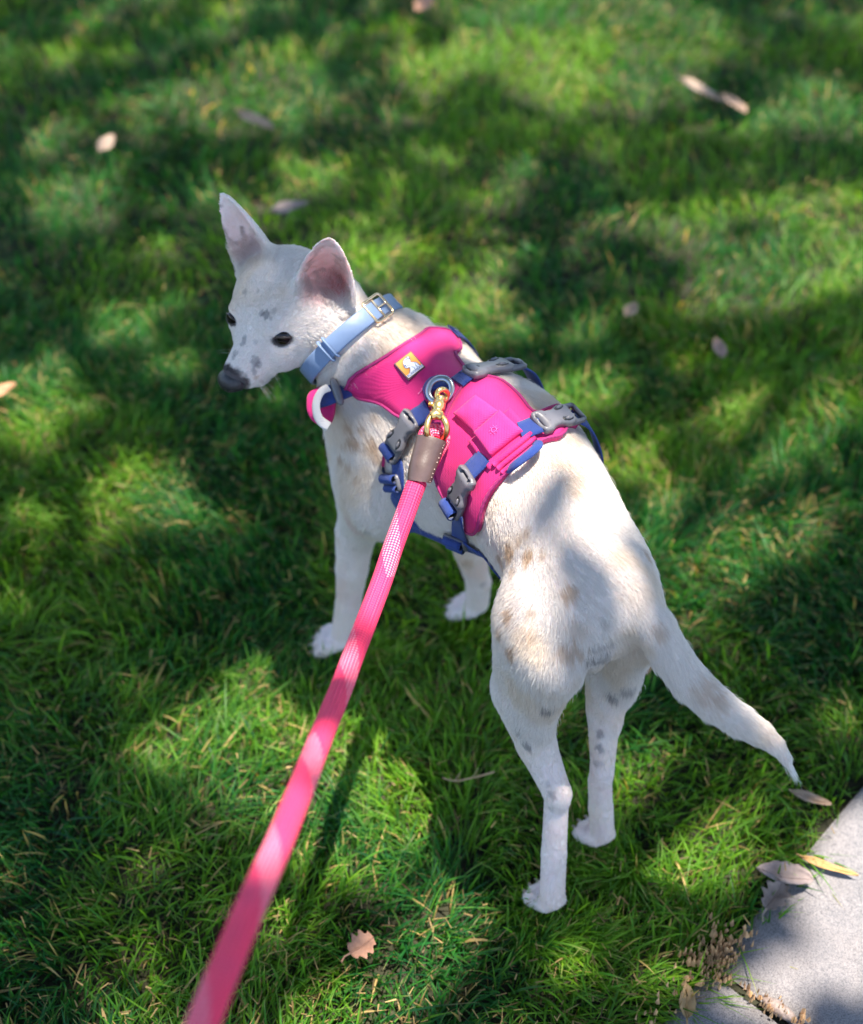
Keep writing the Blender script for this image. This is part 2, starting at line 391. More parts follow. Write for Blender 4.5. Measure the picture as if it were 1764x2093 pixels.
def coat(Pn, Nn, fur=True):
    n = len(Pn); base = np.array((.79, .735, .695) if fur else (.72, .63, .60))
    C = np.repeat(base[None], n, 0)
    wob = fbm(Pn*np.array((1, 1, .55)), 430, 3, 3); big = fbm(Pn, 28, 9, 3)
    # warm cream cast of the undercoat in broad patches
    C = C*(1-.10*sstep(.45, .7, big)[:, None]*np.array((.25, .8, 1.6)))
    for c, r, col, s in SPOTS:
        dd = np.linalg.norm(Pn-c, axis=1)/r
        wgt = s*sstep(1.15, .75, dd+(wob-.5)*1.9)
        C = C*(1-wgt[:, None])+col*wgt[:, None]
    # pink skin showing: inner legs, lower legs, muzzle rim
    z = Pn[:, 2]
    pinkw = .50*sstep(.22, .08, z)*(fbm(Pn, 40, 5, 2))
    # inside of the ears
    for sg in (1, -1):
        a, b, c_ = ear_local(Pn, sg); nn = np.array(EARS[sg][2])
        inside = (a > .002) & (a < .1) & (np.abs(b) < .034) & (np.abs(c_) < .045)
        facing = sstep(.05, .5, Nn@nn); s_side = EARS[sg][3]
        wgt = inside*facing*sstep(.004, .018, a)
        ic = np.repeat(np.array((.78, .44, .40) if sg > 0 else (.74, .56, .53))[None], n, 0)
        ic = ic+(np.array((.80, .72, .70))-ic)*(sstep(.045, .068, a)*.8)[:, None]
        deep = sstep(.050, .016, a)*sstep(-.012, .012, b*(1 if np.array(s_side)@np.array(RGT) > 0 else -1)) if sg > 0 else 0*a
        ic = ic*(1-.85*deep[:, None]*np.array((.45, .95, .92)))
        bl = sstep(.52, .60, fbm(Pn, 120, 21, 2)) * (.75 if sg < 0 else .35)*(sstep(.02, .04, a) if sg < 0 else 1)
        ic = ic*(1-bl[:, None])+np.array((.20, .12, .11))*bl[:, None]
        wgt = wgt*(.95 if not fur else .7)*(sstep(1.0, .55, np.abs(b)/.024))
        C = C*(1-wgt[:, None])+ic*wgt[:, None]
    # dark eyelid rims
    for sg in (1, -1):
        q = Pn-(np.array(EYE[sg][0])+np.array(EYE[sg][1])*.005); ax = EYE[sg][1]
        sd = HU.cross(ax).normalized(); sd = (sd+HU*(-.25 if sg > 0 else .25)).normalized(); ux = ax.cross(sd).normalized()
        dd = np.sqrt((q@np.array(sd)/1.55)**2+(q@np.array(ux))**2+(q@np.array(ax)*.6)**2)
        wgt = sstep(.0066, .0054, dd)*.9; C = C*(1-wgt[:, None])+np.array((.045, .03, .03))*wgt[:, None]
    dd = np.linalg.norm(Pn-np.array(Hd(.050, 0, -.014)), axis=1)
    wgt = sstep(.0165, .013, dd+(wob-.5)*.004); C = C*(1-wgt[:, None])+np.array((.07, .06, .065))*wgt[:, None]
    wl = np.array(Hd(.03, 0, -.033)); dl = np.linalg.norm(Pn-wl, axis=1)
    C = C*(1-pinkw[:, None])+np.array((.70, .50, .50))*pinkw[:, None]
    return np.clip(C, 0, 1)

# ------------------------------------------------------------------ mesh normals
def vnormals(V, Q):
    fn = np.cross(V[Q[:, 2]]-V[Q[:, 0]], V[Q[:, 3]]-V[Q[:, 1]]); N = np.zeros_like(V)
    for k in range(4):
        for j in range(3): N[:, j] += np.bincount(Q[:, k], fn[:, j], len(V))
    return N/np.maximum(np.linalg.norm(N, axis=1, keepdims=True), 1e-12), fn
BN, BFN = vnormals(BV, BQ)

# ------------------------------------------------------------------ dog
dog = thing('dog', 'small white dog with tan flecks standing on the lawn, head turned back to the left', 'dog', (O2.x, O2.y, 0))
M = NT('dog_skin'); at = M.n('ShaderNodeAttribute', attribute_name='coat')
M.l(at.outputs['Color'], M.b.inputs['Base Color']); M.val('Roughness', .75); M.val('Specular IOR Level', .2)
M.val('Subsurface Weight', .35); M.val('Subsurface Scale', .004); M.b.inputs['Subsurface Radius'].default_value = (1, .35, .2)
M.bump(M.noise(900, 2), .25, .0005)
body = np_mesh('body', BV, BQ, M.m, dog)
CS = coat(BV, BN, False)
ca = body.data.color_attributes.new('coat', 'FLOAT_COLOR', 'POINT')
ca.data.foreach_set('color', np.concatenate([CS, np.ones((len(CS), 1))], 1).astype(np.float32).ravel())

def revolve_obj(name, prof, mat, parent, loc, axis, seg=24, squash=None):
    """profile [(r, h)] turned about axis"""
    z = Vector(axis).normalized(); x = z.orthogonal().normalized(); y = z.cross(x)
    vs_, fs = [], []
    for r, h in prof:
        for k in range(seg):
            a = 2*math.pi*k/seg; vs_.append(Vector(loc)+x*(r*math.cos(a))+y*(r*math.sin(a))+z*h)
    m = len(prof)
    for i in range(m-1):
        for k in range(seg):
            fs.append((i*seg+k, i*seg+(k+1) % seg, (i+1)*seg+(k+1) % seg, (i+1)*seg+k))
    fs.append(tuple(range(seg))[::-1]); fs.append(tuple((m-1)*seg+k for k in range(seg)))
    return mesh_obj(name, vs_, fs, mat, parent)
eye_mat = simple('dark_eye', (.005, .003, .003), .05, spec=.35)
iris_mat = simple('brown_iris', (.010, .005, .003), .08, spec=.3)
for sg in (1, -1):
    c, ax = EYE[sg]; r = .0088; c0 = c-ax*.0030
    prof = [(r*math.sin(t), r*math.cos(t)) for t in np.linspace(.02, math.pi-.02, 18)]
    e = revolve_obj('eye', prof, eye_mat, dog, c0, ax, 28)
    look = (ax*.7+HF*.35-HU*.35).normalized()
    prof = [(max(.0002, (r+.00012)*math.sin(t)), (r+.00012)*math.cos(t)) for t in np.linspace(.30, .66, 6)]
    ir = revolve_obj('iris', prof, iris_mat, e, c0, look, 28)
    # lids: two curved rims hugging the eyeball
    side = (HU.cross(ax)).normalized(); side = (side+HU*(-.22 if sg > 0 else .22)).normalized(); upx = ax.cross(side).normalized(); side = upx.cross(ax).normalized()
    if upx.dot(HU) < 0: upx = -upx; side = -side
def tube(name, pts, rad, mat, parent=None, seg=10, closed=False, flat=None, cap=True, smooth=True):
    """swept tube; rad number or list; flat=(normal list, w, h) sweeps an elliptical section instead"""
    pts = [Vector(p) for p in pts]; n = len(pts); vs_, fs = [], []
    prev = None
    for i, p in enumerate(pts):
        a = pts[(i-1) % n] if (i > 0 or closed) else p; b = pts[(i+1) % n] if (i < n-1 or closed) else p
        t = (b-a).normalized()
        if prev is None: x = t.orthogonal().normalized()
        else: x = (prev-t*prev.dot(t)).normalized()
        if flat: nn = Vector(flat[i]); x = (nn-t*nn.dot(t)).normalized()
        prev = x; y = t.cross(x); r = rad[i] if isinstance(rad, (list, np.ndarray)) else rad
        ra, rb = (r if isinstance(r, (tuple, list)) else (r, r))
        for k in range(seg):
            an = 2*math.pi*k/seg; vs_.append(p+x*(ra*math.cos(an))+y*(rb*math.sin(an)))
    m = n if closed else n-1
    for i in range(m):
        j = (i+1) % n
        for k in range(seg):
            fs.append((i*seg+k, j*seg+k, j*seg+(k+1) % seg, i*seg+(k+1) % seg)[::-1])
    if not closed and cap:
        fs.append(tuple(range(seg))); fs.append(tuple((n-1)*seg+k for k in range(seg))[::-1])
    return mesh_obj(name, vs_, fs, mat, parent, smooth) if name else (vs_, fs)
def catmull(pts, m=8, closed=False):
    pts = [Vector(p) for p in pts]; n = len(pts); out = []
    for i in range(n if closed else n-1):
        p0, p1, p2, p3 = (pts[(i-1) % n] if closed or i else pts[i]), pts[i], pts[(i+1) % n], (pts[(i+2) % n] if closed or i+2 < n else pts[-1])
        for k in range(m):
            t = k/m
            out.append(.5*((2*p1)+(p2-p0)*t+(2*p0-5*p1+4*p2-p3)*t*t+(3*p1-p0-3*p2+p3)*t**3))
    if not closed: out.append(pts[-1])
    return out
lid_mat = simple('eyelid_skin', (.035, .022, .022), .35)
for sg in (1, -1):
    c, ax = EYE[sg]; c0 = c-ax*.0030
    side = HU.cross(ax).normalized(); side = (side+HU*(-.25 if sg > 0 else .25)).normalized(); upx = ax.cross(side).normalized(); side = upx.cross(ax).normalized()
    ring = []
    for k in range(28):
        t = 2*math.pi*k/28; a_, b_ = .0074*math.cos(t), .0042*math.sin(t)*(1-.25*math.cos(t)**2)
        q = side*a_+upx*b_+ax*math.sqrt(max(1e-9, .0089**2-a_*a_-b_*b_)); ring.append(c0+q)
    tube('eyelid', ring, .00075, lid_mat, dog, 6, closed=True)
# nose pad: rounded leather with two nostrils
def nose_pad():
    c = Hd(.0500, -.0015, -.0160); vs_, fs = [], []; nu, nv = 40, 28
    nos = [((HF*.72+HL*s*.62-HU*.22).normalized(), HL*s) for s in (1, -1)]
    for i in range(nv+1):
        th = math.pi*i/nv
        for j in range(nu):
            ph = 2*math.pi*j/nu; d = HF*math.cos(th)+(HL*math.cos(ph)+HU*math.sin(ph))*math.sin(th)
            x, y, z = d.dot(HF), d.dot(HL), d.dot(HU)
            r = Vector((.0100*x, .0128*y, .0112*z*(1.0 if z > 0 else .85)))
            p = c+HF*r.x+HL*r.y+HU*r.z
            for nd, s in nos:
                k_ = d.dot(nd)
                if k_ > .86: p -= nd*.0042*min(1, (k_-.86)/.07)
            if abs(y) < .10 and x > .3 and z < .55: p -= HF*.0012*(1-abs(y)/.10)
            vs_.append(p)
    for i in range(nv):
        for j in range(nu): fs.append((i*nu+j, (i+1)*nu+j, (i+1)*nu+(j+1) % nu, i*nu+(j+1) % nu))
    Mn = NT('nose_leather'); Mn.val('Base Color', (.022, .02, .024, 1)); Mn.val('Roughness', .38)
    v = Mn.n('ShaderNodeTexVoronoi'); v.inputs['Scale'].default_value = 900; Mn.l(Mn.n('ShaderNodeTexCoord').outputs['Object'], v.inputs['Vector'])
    Mn.bump(v.outputs['Distance'], .5, .0006)
    return mesh_obj('nose', vs_, fs, Mn.m, dog)
nose_pad()
# claws
claw_mat = simple('claw_horn', (.30, .22, .18), .35)
for key, q in HK.items():
    fd = HD if key[1] == 'H' else ((RGT*-.9+Vector((0, 1, 0))*.15).normalized() if key == 'LF' else (RGT*-.8+Vector((0, 1, 0))*.45).normalized())
    sd = Vector((fd.y, -fd.x, 0))
    for k_, dx in enumerate((-.0115, -.0040, .0040, .0115)):
        ext = (.029 if key[1] == 'F' else .025)-.0035*abs(k_-1.5)
        a = q['foot']+sd*dx*(1.15 if key[1] == 'F' else 1)+fd*(ext+.003)-Vector((0, 0, .012))
        tube('claw', [a, a+fd*.004-Vector((0, 0, .001)), a+fd*.007-Vector((0, 0, .0045))], [.0018, .0014, .0003], claw_mat, dog, 6)
# ------------------------------------------------------------------ harness: cloth pieces draped on the trunk
def axisp(u):
    return B(u, float(np.interp(u, (.05, .19, .27, .36), (.012, .036, .014, -.020))), float(np.interp(u, (.05, .19, .27, .36), (.325, .322, .295, .318))))
def cyl(p):
    u, v, z = uvz(p); a = axisp(u); q = Vector(p)-a; return u, math.atan2(q.dot(RT), q.z)
def surf(u, phi, off=0.0):
    a = axisp(u); d = RT*math.sin(phi)+Vector((0, 0, 1))*math.cos(phi)
    loc, n, i, t = BODY_BVH.ray_cast(a+d*.135, -d)
    if loc is None: loc, n = a+d*.06, d
    return loc+d*off, d
SC_PHI = .062
def px2(px, py):
    loc, n = hit(px, py)
    if loc is None:
        loc, n, i, d = BODY_BVH.find_nearest(P(px, py, 1.1))
    u, ph = cyl(loc); return (u, ph*SC_PHI)
def inside(poly, x, y):
    c = False; n = len(poly); j = n-1
    for i in range(n):
        if (poly[i][1] > y) != (poly[j][1] > y) and x < (poly[j][0]-poly[i][0])*(y-poly[i][1])/(poly[j][1]-poly[i][1])+poly[i][0]: c = not c
        j = i
    return c
def resample(poly, step):
    out = []
    for i in range(len(poly)):
        a, b = Vector(poly[i]), Vector(poly[(i+1) % len(poly)]); m = max(1, round((b-a).length/step))
        for k in range(m): out.append(tuple(a.lerp(b, k/m)))
    return out
def fill(poly, step, holes=()):
    loops = [resample(poly, step)]+[resample(h, step) for h in holes]
    pts, edges = [], []
    for lp in loops:
        s = len(pts); pts += lp; edges += [(s+i, s+(i+1) % len(lp)) for i in range(len(lp))]
    nb = len(pts)
    xs = [p[0] for p in poly]; ys = [p[1] for p in poly]
    x = min(xs)
    bl = np.array(pts)
    while x < max(xs):
        y = min(ys)
        while y < max(ys):
            if inside(poly, x, y) and not any(inside(h, x, y) for h in holes) and np.min((bl[:, 0]-x)**2+(bl[:, 1]-y)**2) > (step*.6)**2: pts.append((x, y))
            y += step
        x += step
    r = delaunay_2d_cdt([Vector(p) for p in pts], edges, [], 0, 1e-7)
    V = [tuple(v) for v in r[0]]; T = []
    for f in r[2]:
        cx = sum(V[i][0] for i in f)/3; cy = sum(V[i][1] for i in f)/3
        if inside(poly, cx, cy) and not any(inside(h, cx, cy) for h in holes): T.append(tuple(f))
    # boundary edges
    cnt = {}
    for f in T:
        for i in range(3):
            e = (f[i], f[(i+1) % 3]); cnt[e] = cnt.get(e, 0)+1
    bnd = [e for e in cnt if (e[1], e[0]) not in cnt]
    return V, T, bnd
def smooth_poly(poly, m=5):
    return [tuple(p)[:2] for p in catmull([Vector((p[0], p[1], 0)) for p in poly], m, closed=True)]
def panel(name, poly, mat, parent, off=.004, puff=.002, thick=.003, step=.0045, lap=6):
    V, T, bnd = fill(poly, step)
    n = len(V); base = []; dirs = []
    for u, pp in V:
        p, d = surf(u, pp/SC_PHI, off); base.append(p); dirs.append(d)
    X = np.array(base); D_ = np.array(dirs)
    # taut cloth: relax
    nb = [set() for _ in range(n)]
    for f in T:
        for i in range(3): nb[f[i]].add(f[(i+1) % 3]); nb[f[i]].add(f[(i+2) % 3])
    isb = np.zeros(n, bool)
    for e in bnd: isb[e[0]] = isb[e[1]] = True
    bn = {i: [e[1] if e[0] == i else e[0] for e in ()] for i in ()}
    for _ in range(lap):
        Y = X.copy()
        for i in range(n):
            if not isb[i]: Y[i] = .4*X[i]+.6*np.mean(X[list(nb[i])], axis=0)
            else:
                bb = [j for j in nb[i] if isb[j]]
                if len(bb) >= 2: Y[i] = .7*X[i]+.3*np.mean(X[bb], axis=0)
        X = Y
    bx = np.array([V[i] for i in range(n) if isb[i]]); A2 = np.array(V)
    de = np.array([np.sqrt(np.min((bx[:, 0]-a[0])**2+(bx[:, 1]-a[1])**2)) for a in A2])
    # keep it outside the body
    for i in range(n):
        loc, nn, k, dd = BODY_BVH.find_nearest(Vector(X[i]))
        s = (Vector(X[i])-loc).dot(nn)
        if s < off*.8: X[i] += np.array(nn)*(off*.8-s)
    wr = fbm(X, 55, 31, 2)-.5
    X = X+D_*(puff*np.clip(de/.010, 0, 1)**.7+wr*.0016*np.clip(de/.012, 0, 1))[:, None]
    Bt = X-D_*(thick+.002)
    verts = [tuple(a) for a in X]+[tuple(a) for a in Bt]
    faces = [f for f in T]+[(f[2]+n, f[1]+n, f[0]+n) for f in T]+[(e[1], e[0], e[0]+n, e[1]+n) for e in bnd]
    o = mesh_obj(name, verts, faces, mat, parent)
    # boundary loop for the binding
    nxt = {e[0]: e[1] for e in bnd}; start = bnd[0][0]; loop = [start]
    while nxt[loop[-1]] != start and len(loop) < n: loop.append(nxt[loop[-1]])
    return o, [Vector(X[i]) for i in loop], [Vector(D_[i]) for i in loop]
def cloth_mat(name, col, scale=2600, sheen=.06, bump=.3, rough=.72):
    M = NT(name); tc = M.n('ShaderNodeTexCoord').outputs['Object']
    w1 = M.n('ShaderNodeTexWave', bands_direction='X'); w1.inputs['Scale'].default_value = scale/10; M.l(tc, w1.inputs['Vector'])
    w2 = M.n('ShaderNodeTexWave', bands_direction='Y'); w2.inputs['Scale'].default_value = scale/10; M.l(tc, w2.inputs['Vector'])
    mx = M.mix(.5, w1.outputs['Color'], w2.outputs['Color'])
    nz = M.noise(30, 4)
    M.l(M.ramp(nz, [(.3, tuple(c*.88 for c in col)), (.75, tuple(min(1, c*1.08) for c in col))]), M.b.inputs['Base Color'])
    M.val('Roughness', rough); M.val('Sheen Weight', sheen); M.val('Specular IOR Level', .25)
    M.bump(M.mix(.5, mx, M.noise(140, 4, .6)), bump*2, .0008); return M.m
pink = cloth_mat('pink_ripstop', (.54, .018, .145)); pink2 = cloth_mat('pink_flap_fabric', (.53, .022, .165))
bind = cloth_mat('magenta_binding', (.30, .018, .12)); blue = cloth_mat('blue_webbing', (.016, .042, .20), 3800, .1, .5, .5)
bluedk = cloth_mat('navy_webbing', (.015, .035, .16), 3800, .1, .5, .5)
grey_pl = simple('grey_plastic', (.115, .11, .125), .38, noise=(60, .12), bump=(700, .15, .0003))
black_pl = simple('black_clip_and_shade', (.008, .008, .010), .5)  # black of the belly clip, and painted shade in the buckle openings
white_web = cloth_mat('white_webbing', (.60, .56, .54), 3000, .1, .4)
thread = simple('pink_thread', (.70, .12, .32), .6)
harness = thing('dog_harness', 'bright pink dog harness with blue straps and grey buckles on the dog', 'harness', tuple(B(.22, .03, .395)))

yoke = [px2(*p) for p in ((704, 786), (733, 770), (784, 740), (829, 710), (864, 688))]+[(.322, .36*SC_PHI), (.322, .62*SC_PHI), (.305, .58*SC_PHI), (.290, .36*SC_PHI)]
yoke += [px2(*p) for p in ((925, 727), (944, 752), (965, 782), (960, 812), (930, 850), (905, 872), (862, 864), (826, 860), (791, 835), (763, 823), (736, 818), (706, 814))]
back = [px2(*p) for p in ((913, 866), (935, 815), (962, 785), (985, 778), (1022, 786), (1048, 806), (1074, 836), (1100, 856))]+[(.182, .44*SC_PHI), (.172, .62*SC_PHI), (.162, .60*SC_PHI), (.160, .42*SC_PHI)]
back += [px2(*p) for p in ((1147, 900), (1117, 905), (1092, 919), (1068, 940), (1050, 960), (1030, 983), (1008, 1011), (995, 1041), (988, 1078), (978, 1088), (964, 1082), (958, 1060), (938, 1040), (917, 1013), (900, 975), (895, 940), (903, 900))]
p_, loop, ld = panel('front_panel', smooth_poly(yoke), pink, harness, off=.0045)
tube('binding', [a for a in loop[::2]], .0014, bind, p_, 6, closed=True)
panels = [p_]
p_, loop, ld = panel('back_panel', smooth_poly(back), pink, harness, off=.0055)
tube('binding', [a for a in loop[::2]], .0014, bind, p_, 6, closed=True)
panels.append(p_)
def bvh_of(objs, with_body=True):
    vs_, fs = [], []
    if with_body: vs_ += [tuple(v) for v in BV]; fs += [tuple(int(i) for i in q) for q in BQ]
    for o in objs:
        k = len(vs_); vs_ += [tuple(v.co) for v in o.data.vertices]; fs += [tuple(i+k for i in p.vertices) for p in o.data.polygons]
    return BVHTree.FromPolygons(vs_, fs)
HB = bvh_of(panels)
def bnorm(p, r=.012):
    p = Vector(p); s = Vector()
    for d in ((0, 0, 0), (r, 0, 0), (-r, 0, 0), (0, r, 0), (0, -r, 0), (0, 0, r), (0, 0, -r)):
        loc, n, i, t = BODY_BVH.find_nearest(p+Vector(d))
        s += n
    return s.normalized()
def on(px, py, off=.001, bvh=None):
    """a point on harness cloth or coat seen at this place of the photograph"""
    loc, n, i, d = (bvh or HB).ray_cast(CAM, ray(px, py))
    if loc is None:
        loc, n, i, d = HB.find_nearest(P(px, py, 1.08))
    return loc+bnorm(loc)*off
def sf(u, phi, off=.006):
    p, d = surf(u, phi, 0); return p+bnorm(p)*off
def strap(name, pts, width, mat, parent, thick=.0016, m=8, wfun=None, label=None, normals=None):
    C_ = catmull(pts, m); n = len(C_)
    N = [bnorm(p) for p in C_] if normals is None else normals
    if len(N) != n: N = [N[0]]*n
    for _ in range(2): N = [(N[max(0, i-1)]+N[i]*2+N[min(n-1, i+1)]).normalized() for i in range(n)]
    vs_, fs = [], []
    for i, p in enumerate(C_):
        t = (C_[min(n-1, i+1)]-C_[max(0, i-1)]).normalized(); nn = (N[i]-t*N[i].dot(t)).normalized(); s = t.cross(nn)
        w_ = width*(wfun(i/(n-1)) if wfun else 1)/2
        e = thick*.35
        for a, b in ((-w_, -thick/2), (w_, -thick/2), (w_+.0002, 0), (w_, thick/2), (w_*.6, thick/2+.0003), (-w_*.6, thick/2+.0003), (-w_, thick/2), (-w_-.0002, 0)):
            vs_.append(p+s*a+nn*b)
    for i in range(n-1):
        for k in range(8): fs.append((i*8+k, (i+1)*8+k, (i+1)*8+(k+1) % 8, i*8+(k+1) % 8))
    fs.append(tuple(range(8))[::-1]); fs.append(tuple((n-1)*8+k for k in range(8)))
    o = mesh_obj(name, vs_, fs, mat, parent)
    if label: o['label'] = label
    return o
def plate(name, poly, fr, thick, bev, mat, parent, holes=(), step=.0016, bend=0, label=None):
    """a moulded plate: 2D outline filled, domed and given thickness in frame fr=(origin, x, y, n)"""
    V, T, bnd = fill(poly, step, holes); n = len(V); A2 = np.array(V)
    be = sorted({i for e in bnd for i in e}); bx = A2[be]
    de = np.array([np.sqrt(np.min((bx[:, 0]-a[0])**2+(bx[:, 1]-a[1])**2)) for a in A2])
    o_, x, y, nn = fr
    top = thick*(.62+.38*np.sqrt(np.clip(de/bev, 0, 1)*(2-np.clip(de/bev, 0, 1))))
    def W(a, h): return o_+x*a[0]+y*a[1]+nn*(h-bend*a[1]**2)
    vs_ = [W(V[i], top[i]) for i in range(n)]+[W(V[i], 0) for i in range(n)]
    fs = [f for f in T]+[(f[2]+n, f[1]+n, f[0]+n) for f in T]+[(e[1], e[0], e[0]+n, e[1]+n) for e in bnd]
    ob = mesh_obj(name, vs_, fs, mat, parent, smooth=True)
    if label: ob['label'] = label
    return ob
def ell(cx, cy, rx, ry, m=16, rot=0):
    return [(cx+rx*math.cos(t)*math.cos(rot)-ry*math.sin(t)*math.sin(rot), cy+rx*math.cos(t)*math.sin(rot)+ry*math.sin(t)*math.cos(rot)) for t in [2*math.pi*k/m for k in range(m)]]
def frame(p, toward, n=None):
    n = n or bnorm(p); x = (Vector(toward)-p); x = (x-n*x.dot(n)).normalized(); return (p, x, n.cross(x).normalized(), n)
def buckle(a, b, width, parent, nrm=None, label=None):
    """side release buckle lying from a to b"""
    L = (b-a).length; mid = (a+b)/2; n = nrm or bnorm(mid); fr = frame(mid, b, n); w = width/2
    out = [(-.50, .80), (-.40, 1), (-.30, 1.0), (-.20, .80), (-.04, .74), (.10, .92), (.20, 1.0), (.30, .90), (.34, .55)]
    poly = [(x*L, y*w) for x, y in out]+[(x*L, -y*w) for x, y in out[::-1]]
    sl = ell(-.44*L, 0, .030*L, .68*w, 14)
    bk = plate('buckle', smooth_poly(poly, 3), fr, .0062, .0035, grey_pl, parent, holes=[sl], label=label)
    o_, x, y, nn = fr
    for s in (1, -1):
        q = (o_+x*(.12*L)+y*(s*.56*w)+nn*.0050, x, y, nn)
        plate('slot_shade', ell(0, 0, .135*L, .22*w, 18, s*.18), q, .0016, .0006, black_pl, bk, step=.0012)  # solid black plate standing for the shade inside the side opening
        q = (o_+x*(.13*L)+y*(s*.60*w)+nn*.0056, x, y, nn)
        plate('release_tab', ell(0, 0, .080*L, .12*w, 14, s*.18), q, .0022, .0008, grey_pl, bk, step=.0011)
    # lower half: frame with the bar the webbing wraps
    out = [(.24, .80), (.34, .98), (.50, .95), (.60, .86), (.62, .5)]
    poly = [(px_*L, py_*w) for px_, py_ in out]+[(px_*L, -py_*w) for px_, py_ in out[::-1]]
    plate('buckle_frame', smooth_poly(poly, 3), (o_-nn*.0006, x, y, nn), .0048, .0025, grey_pl, bk, holes=[[(.40*L, -.66*w), (.55*L, -.66*w), (.55*L, .66*w), (.40*L, .66*w)]])
    plate('gap_shade', ell(-.30*L, 0, .020*L, .5*w, 14), (o_+nn*.0052, x, y, nn), .0012, .0005, black_pl, bk, step=.0012)  # black oval laid on top for the dark of a gap
    return bk, fr, L
def webbing_roll(center, axis, length, r, parent, mat=None, label=None):
    """rolled webbing round a bar"""
    ax = axis.normalized(); pts = [center+ax*t*length/2 for t in (-1, -.96, -.5, 0, .5, .96, 1)]
    o = tube('webbing_roll', pts, [r*.8, r, r, r, r, r, r*.8], mat or blue, parent, 16); return o
# --- buckled side straps seen on the near side
def side_set(top, a, b, loop_c, loop_w, down, wid, lab):
    st = strap('strap_tab', top, wid, blue, harness)
    bk, fr, L = buckle(a, b, wid*1.32, harness, label=lab)
    o_, x, y, nn = fr
    webbing_roll(loop_c+nn*.003, y, loop_w, .0050, harness)
    strap('side_strap', down, wid*.88, blue, harness)
    return bk
# front near side
na = on(851, 853, .004); nb_ = on(812, 925, .005)
side_set([on(878, 834, .0018), on(866, 846, .002), on(853, 856, .003), on(842, 866, .0045)], na, nb_, on(808, 923, .005), .0165,
         [on(812, 930, .004), on(820, 950, .004), on(822, 985, .004), on(822, 1010, .004), on(821, 1028, .003), sf(.232, -2.35, .003), sf(.232, -2.8, .003), sf(.232, -3.14, .003)], .0165, None)
# rear near side
ra_ = on(972, 968, .004); rb_ = on(938, 1036, .005)
side_set([on(992, 932, .0018), on(984, 944, .002), on(974, 956, .003), on(966, 968, .0045)], ra_, rb_, on(936, 1036, .006), .0170,
         [on(944, 1044, .0045), on(945, 1062, .004), on(945, 1085, .004), on(950, 1102, .004), sf(.158, -2.35, .004), sf(.156, -2.8, .004), sf(.155, -3.14, .004)], .0170, None)
# the far side straps
fa = on(950, 772, .004); fb = on(1000, 762, .007)
st = strap('strap_tab', [on(936, 784, .0018), on(945, 778, .002), on(957, 772, .0035), on(965, 768, .005)], .0165, blue, harness)
fs0 = sf(.262, .42, .007); fs1 = sf(.245, .98, .007)
buckle(on(960, 776, .005), sf(.240, .43, .009), .021, harness)
strap('side_strap', [sf(.239, .42, .009), sf(.238, .60, .009), sf(.238, 1.0, .006), sf(.236, 1.4, .005), sf(.234, 2.0, .004), sf(.232, 2.7, .004), sf(.232, 3.14, .004)], .0150, blue, harness)
strap('strap_tab', [on(1064, 884, .0018), on(1076, 880, .002), on(1092, 876, .0035), on(1104, 874, .005)], .0170, blue, harness)
buckle(on(1098, 876, .005), sf(.166, .46, .009), .021, harness)
strap('side_strap', [sf(.165, .46, .009), sf(.162, .66, .009), sf(.160, 1.05, .006), sf(.158, 1.5, .005), sf(.156, 2.0, .004), sf(.155, 2.7, .004), sf(.155, 3.14, .004)], .0150, blue, harness)
# yoke strap over the far shoulder and the blue edge seen past it
strap('shoulder_strap', [sf(.318, .60, .006), sf(.325, .9, .005), sf(.33, 1.3, .005), sf(.34, 1.8, .005), sf(.345, 2.3, .005)], .015, blue, harness)
# sliders
def slider(p, toward, w, parent):
    fr = frame(p, toward); L = .013; h = w/2
    poly = [(-L/2, -h), (-L/2-.001, 0), (-L/2, h), (L/2, h), (L/2+.001, 0), (L/2, -h)]
    sl_ = plate('slider', smooth_poly(poly, 3), fr, .0042, .0018, grey_pl, parent, holes=[ell(-.0034, 0, .0016, h*.72, 14), ell(.0034, 0, .0016, h*.72, 14)])
    webbing_roll(fr[0]+fr[3]*.0046-fr[1]*.004, fr[2], w*.86, .0042, parent); webbing_roll(fr[0]+fr[3]*.0040+fr[1]*.005, fr[2], w*.80, .0034, parent)
slider(on(812, 981, .004), on(822, 1010, .004), .0205, harness)
slider(on(938, 1098, .004), on(945, 1110, .004), .0205, harness)
# belly plate with its blue edging
bp = [(.285, -2.66), (.255, -2.42), (.225, -2.28), (.195, -2.34), (.172, -2.5), (.165, -3.14), (.172, -3.8), (.20, -4.0), (.255, -3.9), (.285, -3.62), (.29, -3.14)]
p_, loop, ld = panel('belly_panel', smooth_poly([(a, b*SC_PHI) for a, b in bp], 4), pink, harness, off=.003, puff=.001)
tube('binding', loop[::2], .0030, bluedk, p_, 6, closed=True)
# rear belly strap running back past the thigh, with its dark clip
strap('belly_strap', [sf(.160, -2.2, .004), sf(.150, -2.32, .004), sf(.136, -2.45, .005), sf(.124, -2.7, .006), sf(.120, -3.0, .006)], .012, bluedk, harness)
cpos = sf(.122, -2.75, .008); fr = frame(cpos, sf(.10, -2.75, .008))
plate('belly_clip', smooth_poly([(-.012, -.009), (.010, -.010), (.014, 0), (.010, .010), (-.012, .009)], 3), fr, .006, .003, black_pl, harness)
